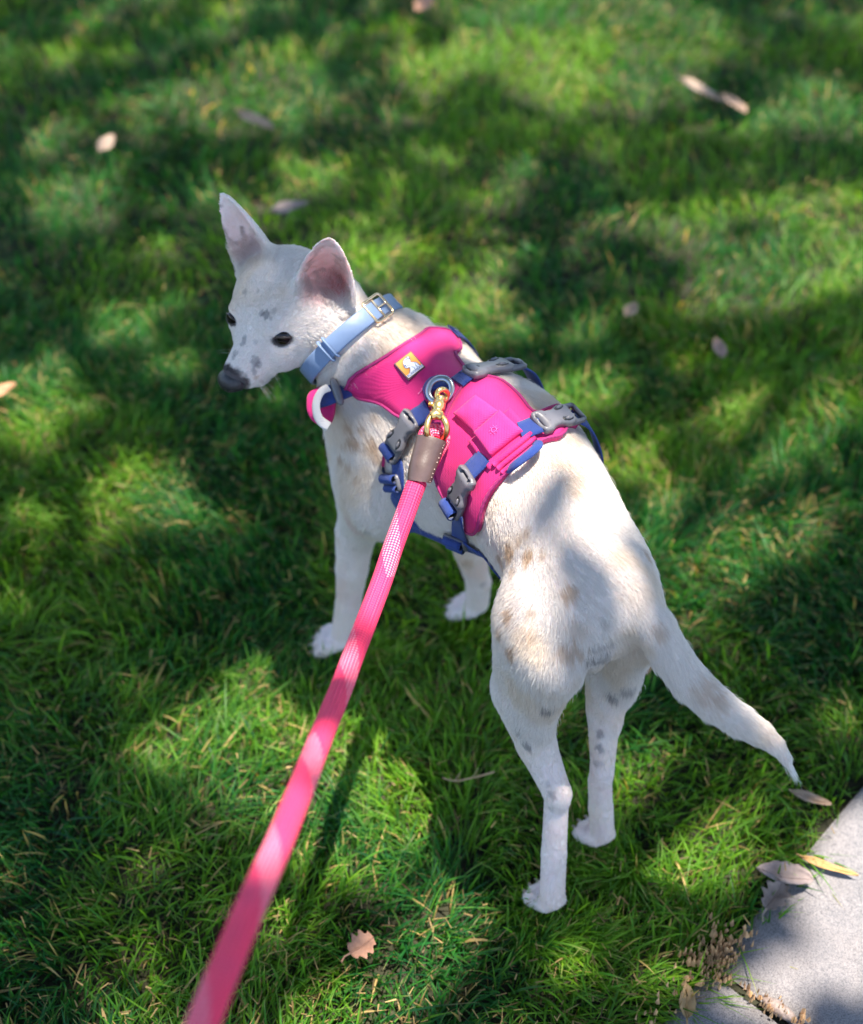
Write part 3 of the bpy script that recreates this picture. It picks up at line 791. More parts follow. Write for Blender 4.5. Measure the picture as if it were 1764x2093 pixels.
# chest: front pink wrap with white reflective loop and blue webbing
def pc(px, py, d): return P(px, py, d)
dch = (on(700, 800, 0)-CAM).dot(FWD)
nC = (RGT*-.35+UPV*.2-FWD*.8).normalized()
cp_out = [(632, 806), (630, 828), (634, 846), (644, 862), (658, 872), (674, 873), (684, 858), (688, 830), (686, 800), (664, 792), (645, 796)]
def img_panel(name, pts, depth, mat, parent, bulge=.006, nrm=None, thick=.003):
    """a small free-hanging cloth piece: outline at its own distance, bulged"""
    c = sum((Vector((x, y)) for x, y in pts), Vector((0, 0)))/len(pts); o_ = P(c.x, c.y, depth); s = depth/FPX
    n = nrm or (UPV*0-FWD).normalized(); x = (RGT-n*RGT.dot(n)).normalized(); y = n.cross(x).normalized()
    poly = [((px_-c.x)*s/max(.4, x.dot(RGT)), -(py_-c.y)*s/max(.4, y.dot(UPV))) for px_, py_ in pts]
    return plate(name, smooth_poly(poly, 3), (o_, x, y, n), bulge, bulge*2, mat, parent, step=.0022)
img_panel('chest_panel', cp_out, dch+.010, pink, harness, .007, nC)
strap('chest_strap', [P(708, 796, dch-.004), P(694, 800, dch-.008), P(678, 806, dch-.008), P(662, 812, dch-.004), P(650, 816, dch+.006)], .0165, blue, harness, thick=.0026, normals=[nC])
q = P(690, 801, dch-.011); fr = frame(q, P(670, 808, dch-.011), nC)
plate('slider', smooth_poly([(-.0028, -.0105), (-.0028, .0105), (.0028, .0105), (.0028, -.0105)], 3), fr, .0038, .0018, grey_pl, harness)
ringp = catmull([P(x, y, dch-z) for x, y, z in ((672, 792, .010), (657, 800, .012), (647, 820, .013), (647, 842, .012), (655, 860, .011), (672, 872, .010))], 6)
tube('reflective_loop', ringp, (.0012, .0042), white_web, harness, 10, flat=[(nC+RGT*-.2) for _ in ringp])
# --- pocket and light flap on the back panel
def surf_patch(name, quad, mat, parent, off, thick, bvh=None, nu=18, nv=14, puff=0.0, dome=.3, noise=0):
    """cloth rectangle laid on what lies under its four photographed corners"""
    C4 = [on(x, y, off, bvh) for x, y in quad]; vs_ = []
    c = sum(C4, Vector())/4; n = bnorm(c)
    for i in range(nu+1):
        for j in range(nv+1):
            s, t = i/nu, j/nv
            p = (C4[0]*(1-s)+C4[1]*s)*(1-t)+(C4[3]*(1-s)+C4[2]*s)*t
            e = min(1, min(s, 1-s)*7)*min(1, min(t, 1-t)*7)
            p = p+n*(thick*(1-dome+dome*e**.5)+puff*math.sin(math.pi*s)*math.sin(math.pi*t))
            vs_.append(p)
    if noise:
        A = np.array(vs_); w_ = (fbm(A, 130, 5, 2)-.5)*noise; vs_ = [v+n*w for v, w in zip(vs_, w_)]
    m = len(vs_); k = nv+1; vs_ += [v-n*(thick+.004+puff*.6) for v in vs_]
    fs = []
    for i in range(nu):
        for j in range(nv):
            a, b, c_, d = i*k+j, (i+1)*k+j, (i+1)*k+j+1, i*k+j+1
            fs.append((a, b, c_, d)[::-1]); fs.append((a+m, b+m, c_+m, d+m))
    rim = [i*k for i in range(nu+1)]+[nu*k+j for j in range(1, nv+1)]+[i*k+nv for i in range(nu-1, -1, -1)]+[j for j in range(nv-1, 0, -1)]
    for a, b in zip(rim, rim[1:]+rim[:1]): fs.append((a, b, b+m, a+m))
    o = mesh_obj(name, vs_, fs, mat, parent)
    bm_ = None
    return o, C4, n
HB = bvh_of(panels)
pk, c4, n4 = surf_patch('pocket', ((931, 849), (976, 811), (1024, 845), (975, 888)), pink2, harness, .001, .0045, puff=.0025, noise=.0018)
pk2, c4b, n4b = surf_patch('pocket_base', ((960, 905), (1045, 836), (1082, 876), (1002, 962)), pink, harness, .0005, .003, noise=.001)
HB = bvh_of(panels+[pk, pk2])
fl_, c4, n4 = surf_patch('light_flap', ((975, 889), (1026, 845), (1070, 886), (1008, 934)), pink2, harness, .0035, .0035, puff=.001, noise=.0008)
# embossed light symbol: a ring and eight rays
o_ = sum(c4, Vector())/4+n4*.0056; x = (c4[1]-c4[0]).normalized(); y = n4.cross(x).normalized()
emb = simple('embossed_pink', (.72, .10, .36), .45)
sy = tube('light_symbol', [o_+x*.0022*math.cos(t)+y*.0022*math.sin(t) for t in np.linspace(0, 2*math.pi, 17)[:-1]], .00025, emb, fl_, 5, closed=True)
for k in range(8):
    t = k*math.pi/4+.3; d = x*math.cos(t)+y*math.sin(t); tube('symbol_ray', [o_+d*.0030, o_+d*.0040], .00022, emb, sy, 5)
# folded bars of cloth under the flap
HB = bvh_of(panels+[pk2])
for a, b, w_ in (((1012, 950), (1086, 888), .0026), ((1020, 958), (1094, 897), .0022), ((1028, 966), (1080, 922), .0018)):
    pts = [on(a[0]+(b[0]-a[0])*t, a[1]+(b[1]-a[1])*t, .001) for t in np.linspace(0, 1, 9)]
    tube('cloth_fold', pts, (w_, w_*1.3), pink, harness, 8)
# stitched tab ridges on the yoke
for a, b in (((862, 797), (895, 766)), ((856, 806), (872, 790))):
    tube('stitch_line', [on(a[0]+(b[0]-a[0])*t, a[1]+(b[1]-a[1])*t, .0008) for t in np.linspace(0, 1, 7)], .0005, thread, harness, 5)
# blue lifting loop behind the back panel
hp = [on(1046, 962, .003), on(1052, 965, .007)+UPV*.0, on(1068, 962, .012), on(1088, 950, .014), on(1101, 934, .013), on(1100, 921, .009), on(1090, 920, .004)]
hc_ = catmull(hp, 6); tube('lifting_loop', hc_, (.0018, .0038), blue, harness, 12, flat=[bnorm(p) for p in hc_])
# leash attachment: blue keeper and grey ring
HB = bvh_of(panels+[pk, pk2])
kp = [on(872, 806, .001), on(882, 800, .005), on(894, 794, .007), on(908, 788, .005), on(918, 784, .001)]
strap('ring_keeper', kp, .013, blue, harness, thick=.003)
rc0 = on(908, 806, .007); fr = frame(rc0, on(930, 790, .007)); alu = simple('grey_anodised', (.36, .38, .42), .3, .85)
rg = [rc0+fr[1]*(.0100*math.cos(t))+fr[2]*(.0085*math.sin(t))+fr[3]*(.004*math.sin(t*1)) for t in np.linspace(0, 2*math.pi, 29)[:-1]]
tube('leash_ring', rg, (.0012, .0026), alu, harness, 10, closed=True, flat=[(p-rc0).normalized().cross(fr[3]).cross((p-rc0).normalized())*-1 for p in rg])
# --- emblem patch: orange diamond, white dog with blue outline, lettering along its lower edge
HB = bvh_of(panels)
ec = on(837, 749, .0016); bc, rcx, tp, lf = on(837, 778, .0016), on(871, 749, .0016), on(837, 721, .0016), on(802.5, 743, .0016)
en = bnorm(ec); ex = ((rcx-bc)+(tp-lf)); ex = (ex-en*ex.dot(en)).normalized(); ey = en.cross(ex).normalized()
S_ = ((rcx-bc).length+(tp-lf).length)/2; Sy = ((lf-bc).length+(tp-rcx).length)/2
if ey.dot(lf-bc) < 0: ey = -ey
def pt(a, b, h=0): return ec+ex*((a-.5)*S_)+ey*((b-.5)*Sy)+en*h
def flat_poly(name, poly, h, mat, parent, th=.0004):
    V, T, bnd = fill(poly, .06 if len(poly) < 80 else .03); n = len(V)
    vs_ = [pt(a, b, h) for a, b in V]+[pt(a, b, h-th) for a, b in V]
    flip = ex.cross(ey).dot(en) < 0
    fs = [f if not flip else f[::-1] for f in T]+[(e[1], e[0], e[0]+n, e[1]+n) for e in bnd]
    return mesh_obj(name, vs_, fs, mat, parent, False)
pm = [simple('patch_border', (.07, .02, .06), .6), simple('patch_orange', (.72, .25, .012), .55), simple('patch_white', (.80, .80, .82), .55), simple('patch_blue', (.05, .07, .25), .5)]
pa = flat_poly('emblem_patch', [(0, 0), (1, 0), (1, 1), (0, 1)], .0010, pm[0], harness, .0025)
flat_poly('emblem_field', [(.05, .05), (.95, .05), (.95, .95), (.05, .95)], .0014, pm[1], pa)
dogp = [(.52+(a-.56)*.84, .50+(b-.52)*.90) for a, b in [(.20, .12), (.86, .12), (.93, .30), (.88, .46), (.76, .55), (.69, .62), (.75, .72), (.72, .80), (.80, .84), (.78, .92), (.66, .93), (.52, .92), (.38, .86), (.30, .74), (.24, .62), (.26, .52), (.35, .46), (.44, .44), (.40, .34), (.30, .24)]]
def mir(pp): return pp
flat_poly('emblem_dog', smooth_poly(dogp, 3), .0018, pm[2], pa)
def line(pts, r=.00022): return tube('emblem_line', [pt(a, b, .0020) for a, b in pts], r, pm[3], pa, 5)
line([*smooth_poly(dogp, 2), smooth_poly(dogp, 2)[0]])
line([(.60, .90), (.62, .78), (.70, .70), (.74, .78)]); line([(.40, .74), (.44, .75)], .0005); line([(.54, .78), (.58, .78)], .0005); line([(.28, .60), (.34, .63), (.33, .56)], .0005)
line([(.30, .52), (.42, .54), (.50, .48)]); line([(.50, .40), (.58, .30), (.56, .20)]); line([(.74, .44), (.70, .30), (.74, .18)])
flat_poly('emblem_band', [(.06, .06), (.94, .06), (.94, .20), (.06, .20)], .0022, pm[2], pa)
fc = bpy.data.curves.new('emblem_lettering', 'FONT'); fc.body = 'RUFFWEAR'; fc.size = 1; fc.align_x = 'CENTER'; fc.extrude = .02
fo = bpy.data.objects.new('emblem_lettering', fc); COL.objects.link(fo); bpy.context.view_layer.update()
wd_ = max(fo.dimensions.x, .1); scl = .84*S_/wd_
yy = ey if ex.cross(ey).dot(en) > 0 else ey
mt = Matrix.Identity(4)
for i in range(3): mt[i][0] = ex[i]*scl; mt[i][1] = ey[i]*scl*.95; mt[i][2] = en[i]*scl
p0 = pt(.5, .085, .0024); mt[0][3], mt[1][3], mt[2][3] = p0
me_ = bpy.data.meshes.new_from_object(fo); bpy.data.objects.remove(fo)
me_.transform(mt); me_.name = 'emblem_lettering'; me_.materials.clear(); me_.materials.append(pm[3])
fo = bpy.data.objects.new('emblem_lettering', me_); COL.objects.link(fo); fo.parent = pa; fo.matrix_parent_inverse = pa.matrix_world.inverted()

# ------------------------------------------------------------------ collar
collar = thing('dog_collar', 'light blue dog collar with pale gold buckle around the neck', 'collar', tuple(P(706, 700, 1.165)))
lblue = cloth_mat('light_blue_leather', (.15, .215, .35), 600, .05, .08, .42); gold = simple('pale_gold', (.78, .56, .34), .22, 1.0); brass = simple('brass', (.62, .42, .16), .34, 1.0, noise=(90, .15))
silver = simple('silver', (.7, .68, .62), .25, 1.0)
h1 = hit(772, 648)[0]; h2 = hit(660, 762)[0]
cc = P(712, 704, 1.180); nA = (P(742, 732, 1.165)-P(700, 684, 1.165)).normalized(); nA = (nA+FWD*.0).normalized()
ax1 = (h1-cc); ax1 = (ax1-nA*ax1.dot(nA)).normalized(); ax2 = nA.cross(ax1).normalized()
ringc, ringn = [], []
for k in range(72):
    t = 2*math.pi*k/72; d = ax1*math.cos(t)+ax2*math.sin(t)
    loc, n, i, dist = BODY_BVH.ray_cast(cc+d*.085, -d)
    r = (loc-cc).length if loc is not None else .04
    ringc.append(r); ringn.append(d)
rr = np.array(ringc); rr = np.minimum(rr, np.median(rr)*1.25)
for _ in range(6): rr = (np.roll(rr, 1)+rr*2+np.roll(rr, -1))/4
CR = [cc+ringn[k]*(rr[k]+.0050) for k in range(72)]
def band(name, idx, w_, th, mat, parent, extra=0.0):
    n = len(idx); closed = n == 72; vs_, fs = [], []
    for k in idx:
        p = CR[k % 72]+ringn[k % 72]*extra; d = ringn[k % 72]
        for a, b in ((-w_/2, 0), (-w_/2, th), (-w_/2+.001, th+.0003), (w_/2-.001, th+.0003), (w_/2, th), (w_/2, 0)): vs_.append(p+nA*a+d*b)
    for i in range(n if closed else n-1):
        for k in range(6): fs.append((i*6+k, ((i+1) % n)*6+k, ((i+1) % n)*6+(k+1) % 6, i*6+(k+1) % 6)[::-1])
    if not closed: fs.append(tuple(range(6))); fs.append(tuple((n-1)*6+k for k in range(6))[::-1])
    return mesh_obj(name, vs_, fs, mat, parent)
band('strap', list(range(72)), .0155, .0022, lblue, collar)
def nearest_k(px, py):
    return min(range(72), key=lambda k: (lambda q: (q[0]-px)**2+(q[1]-py)**2+(1e5 if (CR[k]-cc).dot(-FWD) < -.01 else 0))(proj(CR[k])))
kb = nearest_k(772, 640); k1 = nearest_k(708, 735); k2 = nearest_k(694, 748)
sgn = 1 if ((k2-kb) % 72) < 36 else -1
band('strap_end', [kb+sgn*i for i in range(-3, ((k2-kb)*sgn) % 72+1)] if sgn > 0 else [kb-i for i in range(-3, ((kb-k2) % 72)+1)][::-1], .0150, .0018, lblue, collar, .0024)
def rrect(c, x, y, a, b, r, m=5):
    out = []
    for sx, sy, t0 in ((1, 1, 0), (-1, 1, 90), (-1, -1, 180), (1, -1, 270)):
        for k in range(m): t = math.radians(t0+90*k/(m-1)); out.append(c+x*(sx*(a-r)+r*math.cos(t))+y*(sy*(b-r)+r*math.sin(t)))
    return out
dK = ringn[kb]; tK = nA.cross(dK).normalized(); pK = CR[kb]+dK*.0050
bk = tube('buckle', rrect(pK, tK, nA, .0105, .0102, .003), .0013, gold, collar, 8, closed=True)
tube('buckle_bar', [pK-nA*.010, pK+nA*.010], .0011, gold, bk, 8); tube('buckle_tongue', [pK, pK-tK*.006*sgn+dK*.001, pK-tK*.0105*sgn], .0009, gold, bk, 6)
for k_ in (k1, k2):
    d = ringn[k_]; t = nA.cross(d).normalized(); p = CR[k_]+d*.0025
    tube('keeper', rrect(p, d, nA, .0032, .0090, .0016), (.0010, .0020), lblue, collar, 8, closed=True)
k3 = nearest_k(650, 770); d = ringn[k3]; p = CR[k3]+d*.002-nA*.009; t = nA.cross(d).normalized()
tube('tag_ring', [p+t*.0060*math.cos(a)+(d-nA*.5).normalized()*.0060*math.sin(a) for a in np.linspace(0, 2*math.pi, 17)[:-1]], .0009, silver, collar, 6, closed=True)

# ------------------------------------------------------------------ leash
d0 = (on(895, 840, .010)-CAM).dot(FWD)
leash = thing('dog_leash', 'hot pink rope leash with brass snap and brown leather sleeve clipped to the harness', 'leash', tuple(P(895, 850, d0)))
def LP(x, y, dz): return P(x, y, d0-dz)
hk = [LP(x, y, z) for x, y, z in ((897, 822, .010), (893, 812, .011), (896, 800, .012), (906, 796, .010), (914, 803, .005), (912, 814, .003), (906, 822, .006))]
tube('snap_hook', catmull(hk, 6), .0022, brass, leash, 12)
a, b = LP(901, 812, .013), LP(892, 852, .022)
def lathe_between(name, a, b, prof, mat, parent, seg=20):
    ax = (b-a); return revolve_obj(name, [(r, t*ax.length) for r, t in prof], mat, parent, a, ax, seg)
bar = lathe_between('snap_barrel', a, b, [(.0005, -.02), (.0036, 0), (.0040, .08), (.0040, .16), (.0034, .18), (.0034, .22), (.0050, .26), (.0052, .62), (.0042, .68), (.0036, .74), (.0058, .80), (.0060, .94), (.0030, 1.0), (.0004, 1.01)], brass, leash)
tube('thumb_knob', [a.lerp(b, .35)-RGT*.003, a.lerp(b, .35)-RGT*.0085], [.0016, .0024], brass, bar, 10)
bow = [LP(x, y, z) for x, y, z in ((890, 845, .024), (880, 852, .026), (874, 866, .029), (873, 884, .029), (879, 897, .022), (892, 899, .014), (906, 896, .018), (913, 884, .027), (912, 866, .029), (903, 852, .026))]
tube('snap_bow', catmull(bow, 5, closed=True), .0024, brass, leash, 12, closed=True)
tube('bow_bridge', [LP(883, 850, .0265), LP(892, 846, .027), LP(902, 851, .0265)], .0036, brass, leash, 12)
# rope material with a spiral reflective tracer
Mr = NT('hot_pink_rope'); uvn = Mr.n('ShaderNodeUVMap'); sx = Mr.n('ShaderNodeSeparateXYZ'); Mr.l(uvn.outputs[0], sx.inputs[0])
def mth(M_, op, a, b=None, c=None):
    m = M_.n('ShaderNodeMath', operation=op)
    for i, v in enumerate((a, b, c)):
        if v is None: continue
        if isinstance(v, (int, float)): m.inputs[i].default_value = v
        else: M_.l(v, m.inputs[i])
    return m.outputs[0]
U_, V_ = sx.outputs[0], sx.outputs[1]            # U around 0..1, V metres along
tw = mth(Mr, 'MULTIPLY', 2*math.pi, mth(Mr, 'ADD', mth(Mr, 'MULTIPLY', U_, 10), mth(Mr, 'MULTIPLY', V_, 205)))
tw2 = mth(Mr, 'MULTIPLY', 2*math.pi, mth(Mr, 'SUBTRACT', mth(Mr, 'MULTIPLY', U_, 10), mth(Mr, 'MULTIPLY', V_, 205)))
s1, s2 = mth(Mr, 'SINE', tw), mth(Mr, 'SINE', tw2); br = mth(Mr, 'MULTIPLY', s1, s2)
band_ = mth(Mr, 'FRACT', mth(Mr, 'ADD', mth(Mr, 'MULTIPLY', V_, 8.2), mth(Mr, 'MULTIPLY', U_, 1)))
inb = mth(Mr, 'MULTIPLY', mth(Mr, 'LESS_THAN', band_, .34), mth(Mr, 'GREATER_THAN', br, .12))
fade = Mr.noise(14, 1); inb = mth(Mr, 'MULTIPLY', inb, mth(Mr, 'GREATER_THAN', fade, .36))
grime = Mr.ramp(Mr.noise(22, 4), [(.50, (0, 0, 0)), (.72, (1, 1, 1))])
c1 = Mr.mix(mth(Mr, 'MULTIPLY_ADD', br, .5, .5), (.70, .010, .075), (.95, .030, .135))
c2 = Mr.mix(mth(Mr, 'MULTIPLY', grime, .25), c1, (.50, .04, .17)); c3 = Mr.mix(mth(Mr, 'MULTIPLY', inb, .55), c2, (.88, .42, .50))
Mr.l(c3, Mr.b.inputs['Base Color']); Mr.val('Roughness', .55); Mr.val('Sheen Weight', .05)
Mr.bump(br, .6, .0008)
def rope(name, pts, rad, parent, seg=24, flat=None, mat=None, v0=0):
    vs_, fs = tube(None, pts, rad, None, seg=seg, flat=flat)
    o = mesh_obj(name, vs_, fs, mat or Mr.m, parent); me = o.data; uv = me.uv_layers.new(name='UVMap')
    L = [v0]
    for i in range(1, len(pts)): L.append(L[-1]+(Vector(pts[i])-Vector(pts[i-1])).length)
    n = len(pts)
    for p in me.polygons:
        ks = [v % seg for v in p.vertices]
        wrap = 0 in ks and seg-1 in ks
        for li, v in zip(p.loop_indices, p.vertices):
            k = v % seg; uv.data[li].uv = ((seg if (wrap and k == 0) else k)/seg, L[min(n-1, v//seg)])
    return o
LR = .0078
path = [(853, 985, .022), (845, 1005, .026), (828, 1052, .034), (803, 1120, .052), (776, 1200, .078), (722, 1340, .135), (700, 1400, .165), (655, 1510, .225), (610, 1625, .30), (565, 1735, .355), (520, 1835, .40), (470, 1955, .435), (418, 2085, .47), (360, 2250, .50), (280, 2520, .54), (160, 2900, .60), (0, 3400, .68)]
RP = catmull([P(x, y, d0-z) for x, y, z in path], 14)
rope('rope', RP, LR, leash)
lat = RGT*.93+UPV*.30
lat = (RP[2]-RP[0]).normalized().cross(-FWD).normalized()
eye_pts = [LP(862, 960, .022)+lat*.0040, LP(878, 920, .020)+lat*.0054, LP(886, 900, .018)+lat*.0066, LP(890, 889, .016)+lat*.0054, LP(892, 884, .014), LP(890, 889, .012)-lat*.0054, LP(885, 900, .013)-lat*.0066, LP(877, 920, .018)-lat*.0054, LP(861, 960, .021)-lat*.0040]
rope('rope_eye', catmull(eye_pts, 8), .0066, leash)
leather = simple('brown_leather', (.080, .050, .046), .42, noise=(70, .25), bump=(500, .35, .0004))
slv = [LP(882, 898, .0205), LP(880, 905, .021), LP(872, 930, .022), LP(863, 958, .024), LP(858, 978, .024), LP(857, 984, .024)]
sp = catmull(slv, 6); rl = [(.0135 if i > 1 else .012, .0090) for i in range(len(sp))]
rl = [((.0124-.0030*min(1, max(0, (i/len(sp)-.1)/.8))), .0090) for i in range(len(sp))]
so = tube('leather_sleeve', sp, rl, leather, leash, 28, flat=[lat]*len(sp))
for i in range(1, 13):
    t = i/13; p = sp[int(t*(len(sp)-1))]-lat*(rl[int(t*(len(sp)-1))][0]*.86)-FWD*.0048
    q = sp[min(len(sp)-1, int(t*(len(sp)-1))+1)]-lat*(rl[int(t*(len(sp)-1))][0]*.86)-FWD*.0048
    tube('sleeve_stitch', [p, p.lerp(q, .55)], .0005, simple('stitch_thread', (.35, .25, .22), .7) if i == 1 else bpy.data.materials['stitch_thread'], so, 5)
# ------------------------------------------------------------------ fur: short strands lying with the coat
def seglist():
    L = []
    def add(a, b, ln, lift=.35): L.append((np.array(a), np.array(b), ln, lift))
    add(Hd(.046, 0, -.02), Hd(.01, 0, -.02), .0022, .25); add(Hd(.01, 0, -.02), Hd(-.03, 0, -.02), .0036, .28); add(Hd(-.03, 0, -.02), Hd(-.075, .006, -.03), .0050, .32)
    add(Hd(.02, 0, -.045), Hd(-.04, 0, -.055), .0045, .4)
    add(P(662, 632, 1.16), P(708, 694, 1.165), .0100, .40); add(P(708, 694, 1.165), P(760, 738, 1.165), .0140, .38); add(P(775, 680, 1.17), P(830, 730, 1.18), .0150, .42)
    add(B(.345, -.01, .30), B(.30, 0, .25), .0110); add(B(.30, 0, .33), B(.19, .036, .33), .0100); add(B(.19, .036, .33), B(.09, .02, .33), .0095); add(B(.09, .02, .33), B(.03, .008, .30), .0090)
    for k in ('LF', 'RF'):
        q = HK[k]; add(q['shoulder'], q['elbow'], .0085); add(q['elbow'], q['carpus'], .0048, .22); add(q['carpus'], q['foot'], .0036, .25); add(q['foot'], q['foot']+HD*.03-Vector((0, 0, .02)), .0034, .3)
    for k in ('LH', 'RH'):
        q = HK[k]; add(q['hip'], q['stifle'], .0090, .34); add(q['hip']-HD*.02, q['stifle']-HD*.03, .0115, .42); m_ = q['stifle'].lerp(q['hock'], .5)
        add(q['stifle'], m_, .0058, .24); add(m_, q['hock'], .0038, .2); add(q['hock'], q['foot'], .0034, .2); add(q['foot'], q['foot']+HD*.03-Vector((0, 0, .02)), .0034, .3)
    for i in range(1, len(TAIL)-1): add(TAIL[i][0], TAIL[i+1][0], .0105 if i < 3 else (.0125 if i < 8 else .007), .26)
    for sg in (1, -1):
        pts = EARS[sg][0]; c = len(pts[0])//2
        add(pts[5][c], pts[15][c], .0034, .25); add(pts[15][c], pts[-1][c], .0022, .25)
    return L
SEG = seglist()
HBF = bvh_of(panels)
def make_fur(n=400000):
    area = np.linalg.norm(BFN, axis=1)/2
    Cq = BV[BQ].mean(1)
    dens = np.ones(len(BQ))
    hd_ = np.linalg.norm(Cq-np.array(Hd(-.01, 0, -.02)), axis=1) < .075; dens[hd_] = 2.2
    below = Cq[:, 2] < .012; dens[below] = .1
    p_ = area*dens; p_ /= p_.sum(); r = np.random.default_rng(3)
    q = r.choice(len(BQ), n, p=p_); s, t = r.random(n)[:, None], r.random(n)[:, None]
    A = BV[BQ[q]]; R0 = (A[:, 0]*(1-s)+A[:, 1]*s)*(1-t)+(A[:, 3]*(1-s)+A[:, 2]*s)*t
    Nn = (BN[BQ[q]]).mean(1); Nn /= np.linalg.norm(Nn, axis=1, keepdims=True)
    W_ = 0; D_ = np.zeros((n, 3)); Ln = np.zeros(n); Lf = np.zeros(n)
    for a, b, ln, lift in SEG:
        ba = b-a; u = np.clip(((R0-a)@ba)/(ba@ba), 0, 1); dd = np.linalg.norm(R0-(a+u[:, None]*ba), axis=1)
        w_ = 1/(dd+.004)**6; d = ba/np.linalg.norm(ba)
        D_ += w_[:, None]*d; Ln += w_*ln; Lf += w_*lift; W_ = W_+w_
    D_ /= W_[:, None]; Ln /= W_; Lf /= W_
    # hair on the sides also falls downwards
    D_[:, 2] -= .35
    D_ -= Nn*(D_*Nn).sum(1)[:, None]; D_ /= np.maximum(np.linalg.norm(D_, axis=1, keepdims=True), 1e-6)
    # not under the cloth, collar or in the eyes and nose
    keep = np.ones(n, bool)
    for sg in (1, -1):
        c = np.array(EYE[sg][0])+np.array(EYE[sg][1])*.004; keep &= np.linalg.norm(R0-c, axis=1) > .0078
    keep &= np.linalg.norm(R0-np.array(Hd(.0495, 0, -.0155)), axis=1) > .0125
    ccn = np.array(cc); na_ = np.array(nA); h = (R0-ccn)@na_; rad = np.linalg.norm(R0-ccn-h[:, None]*na_, axis=1)
    near_c = (np.abs(h) < .0085) & (rad < .06); keep &= ~near_c
    Ln[(np.abs(h) < .016) & (rad < .06)] *= .55
    for sg in (1, -1):
        a_, b_, c_ = ear_local(R0, sg); nn = np.array(EARS[sg][2]); ins_ = (a_ > .022) & (a_ < .1) & (np.abs(b_) < .03) & (np.abs(c_) < .04) & (Nn@nn > .2)
        keep &= ~(ins_ & (r.random(n) < .55))
        low = (a_ > 0) & (a_ < .028) & (np.abs(b_) < .026) & (np.abs(c_) < .03) & (Nn@nn > .1); Ln[low] *= 2.0; Lf[low] = .55
    idx = np.nonzero(keep)[0]
    lo = np.min([p for o in panels for p in [tuple(v.co) for v in o.data.vertices]], 0)-.01; hi = np.max([p for o in panels for p in [tuple(v.co) for v in o.data.vertices]], 0)+.01
    inb = ((R0[idx] > lo) & (R0[idx] < hi)).all(1)
    PB = bvh_of(panels, False)
    for i in idx[inb]:
        nv_ = Vector(Nn[i]); hitp = PB.ray_cast(Vector(R0[i])+nv_*.0002, nv_, .012)
        if hitp[0] is not None: keep[i] = False
    m = keep; R0, Nn, D_, Ln, Lf = R0[m], Nn[m], D_[m], Ln[m], Lf[m]; n = len(R0)
    clump = np.stack([fbm(R0, 170, 40+k, 2)-.5 for k in range(3)], 1)
    jit = (r.random((n, 3))-.5)*.55+clump*.55; L = Ln*(.50+.42*r.random(n))
    wild = r.random(n) < .03; Lf = Lf*(.6+.9*r.random(n)); Lf[wild] *= 1.8
    D_ = D_+jit*.55; D_ -= Nn*(D_*Nn).sum(1)[:, None]; D_ /= np.linalg.norm(D_, axis=1, keepdims=True)
    K = 4; Pt = np.zeros((n, K, 3))
    for k in range(K):
        t = k/(K-1); Pt[:, k] = R0+D_*(L*t)[:, None]*.95+Nn*(L*Lf*(t*1.25-.72*t*t)+.0001)[:, None]+np.array((0, 0, -1))*(L*.10*t*t)[:, None]
    C = coat(R0, Nn, True)*(.90+.16*r.random((n, 1)))
    rad0 = .00013+.00004*r.random(n)
    return Pt, C, rad0
def hair_object(name, Pt, C, rad0, mat, parent):
    n, K = Pt.shape[:2]
    hc = bpy.data.hair_curves.new(name); hc.add_curves([K]*n)
    hc.attributes['position'].data.foreach_set('vector', Pt.astype(np.float32).ravel())
    ra = hc.attributes.get('radius') or hc.attributes.new('radius', 'FLOAT', 'POINT')
    taper = np.linspace(1, .18, K)[None]; ra.data.foreach_set('value', (rad0[:, None]*taper).astype(np.float32).ravel())
    co = hc.attributes.new('coat', 'FLOAT_COLOR', 'CURVE'); co.data.foreach_set('color', np.concatenate([np.clip(C, 0, 1), np.ones((n, 1))], 1).astype(np.float32).ravel())
    hc.materials.append(mat); o = bpy.data.objects.new(name, hc); COL.objects.link(o); o.parent = parent; o.matrix_parent_inverse = parent.matrix_world.inverted()
    return o
Mf = NT('fur'); at = Mf.n('ShaderNodeAttribute', attribute_name='coat'); Mf.l(at.outputs['Color'], Mf.b.inputs['Base Color']); Mf.val('Roughness', .55); Mf.val('Specular IOR Level', .25)
tr = Mf.n('ShaderNodeBsdfTranslucent'); Mf.l(at.outputs['Color'], tr.inputs['Color']); ms = Mf.n('ShaderNodeMixShader'); ms.inputs[0].default_value = .35
Mf.l(Mf.b.outputs[0], ms.inputs[1]); Mf.l(tr.outputs[0], ms.inputs[2]); Mf.l(ms.outputs[0], Mf.out.inputs[0])
FP, FC, FR = make_fur()
fur = hair_object('fur', FP, FC, FR, Mf.m, dog); fur['kind'] = 'stuff'
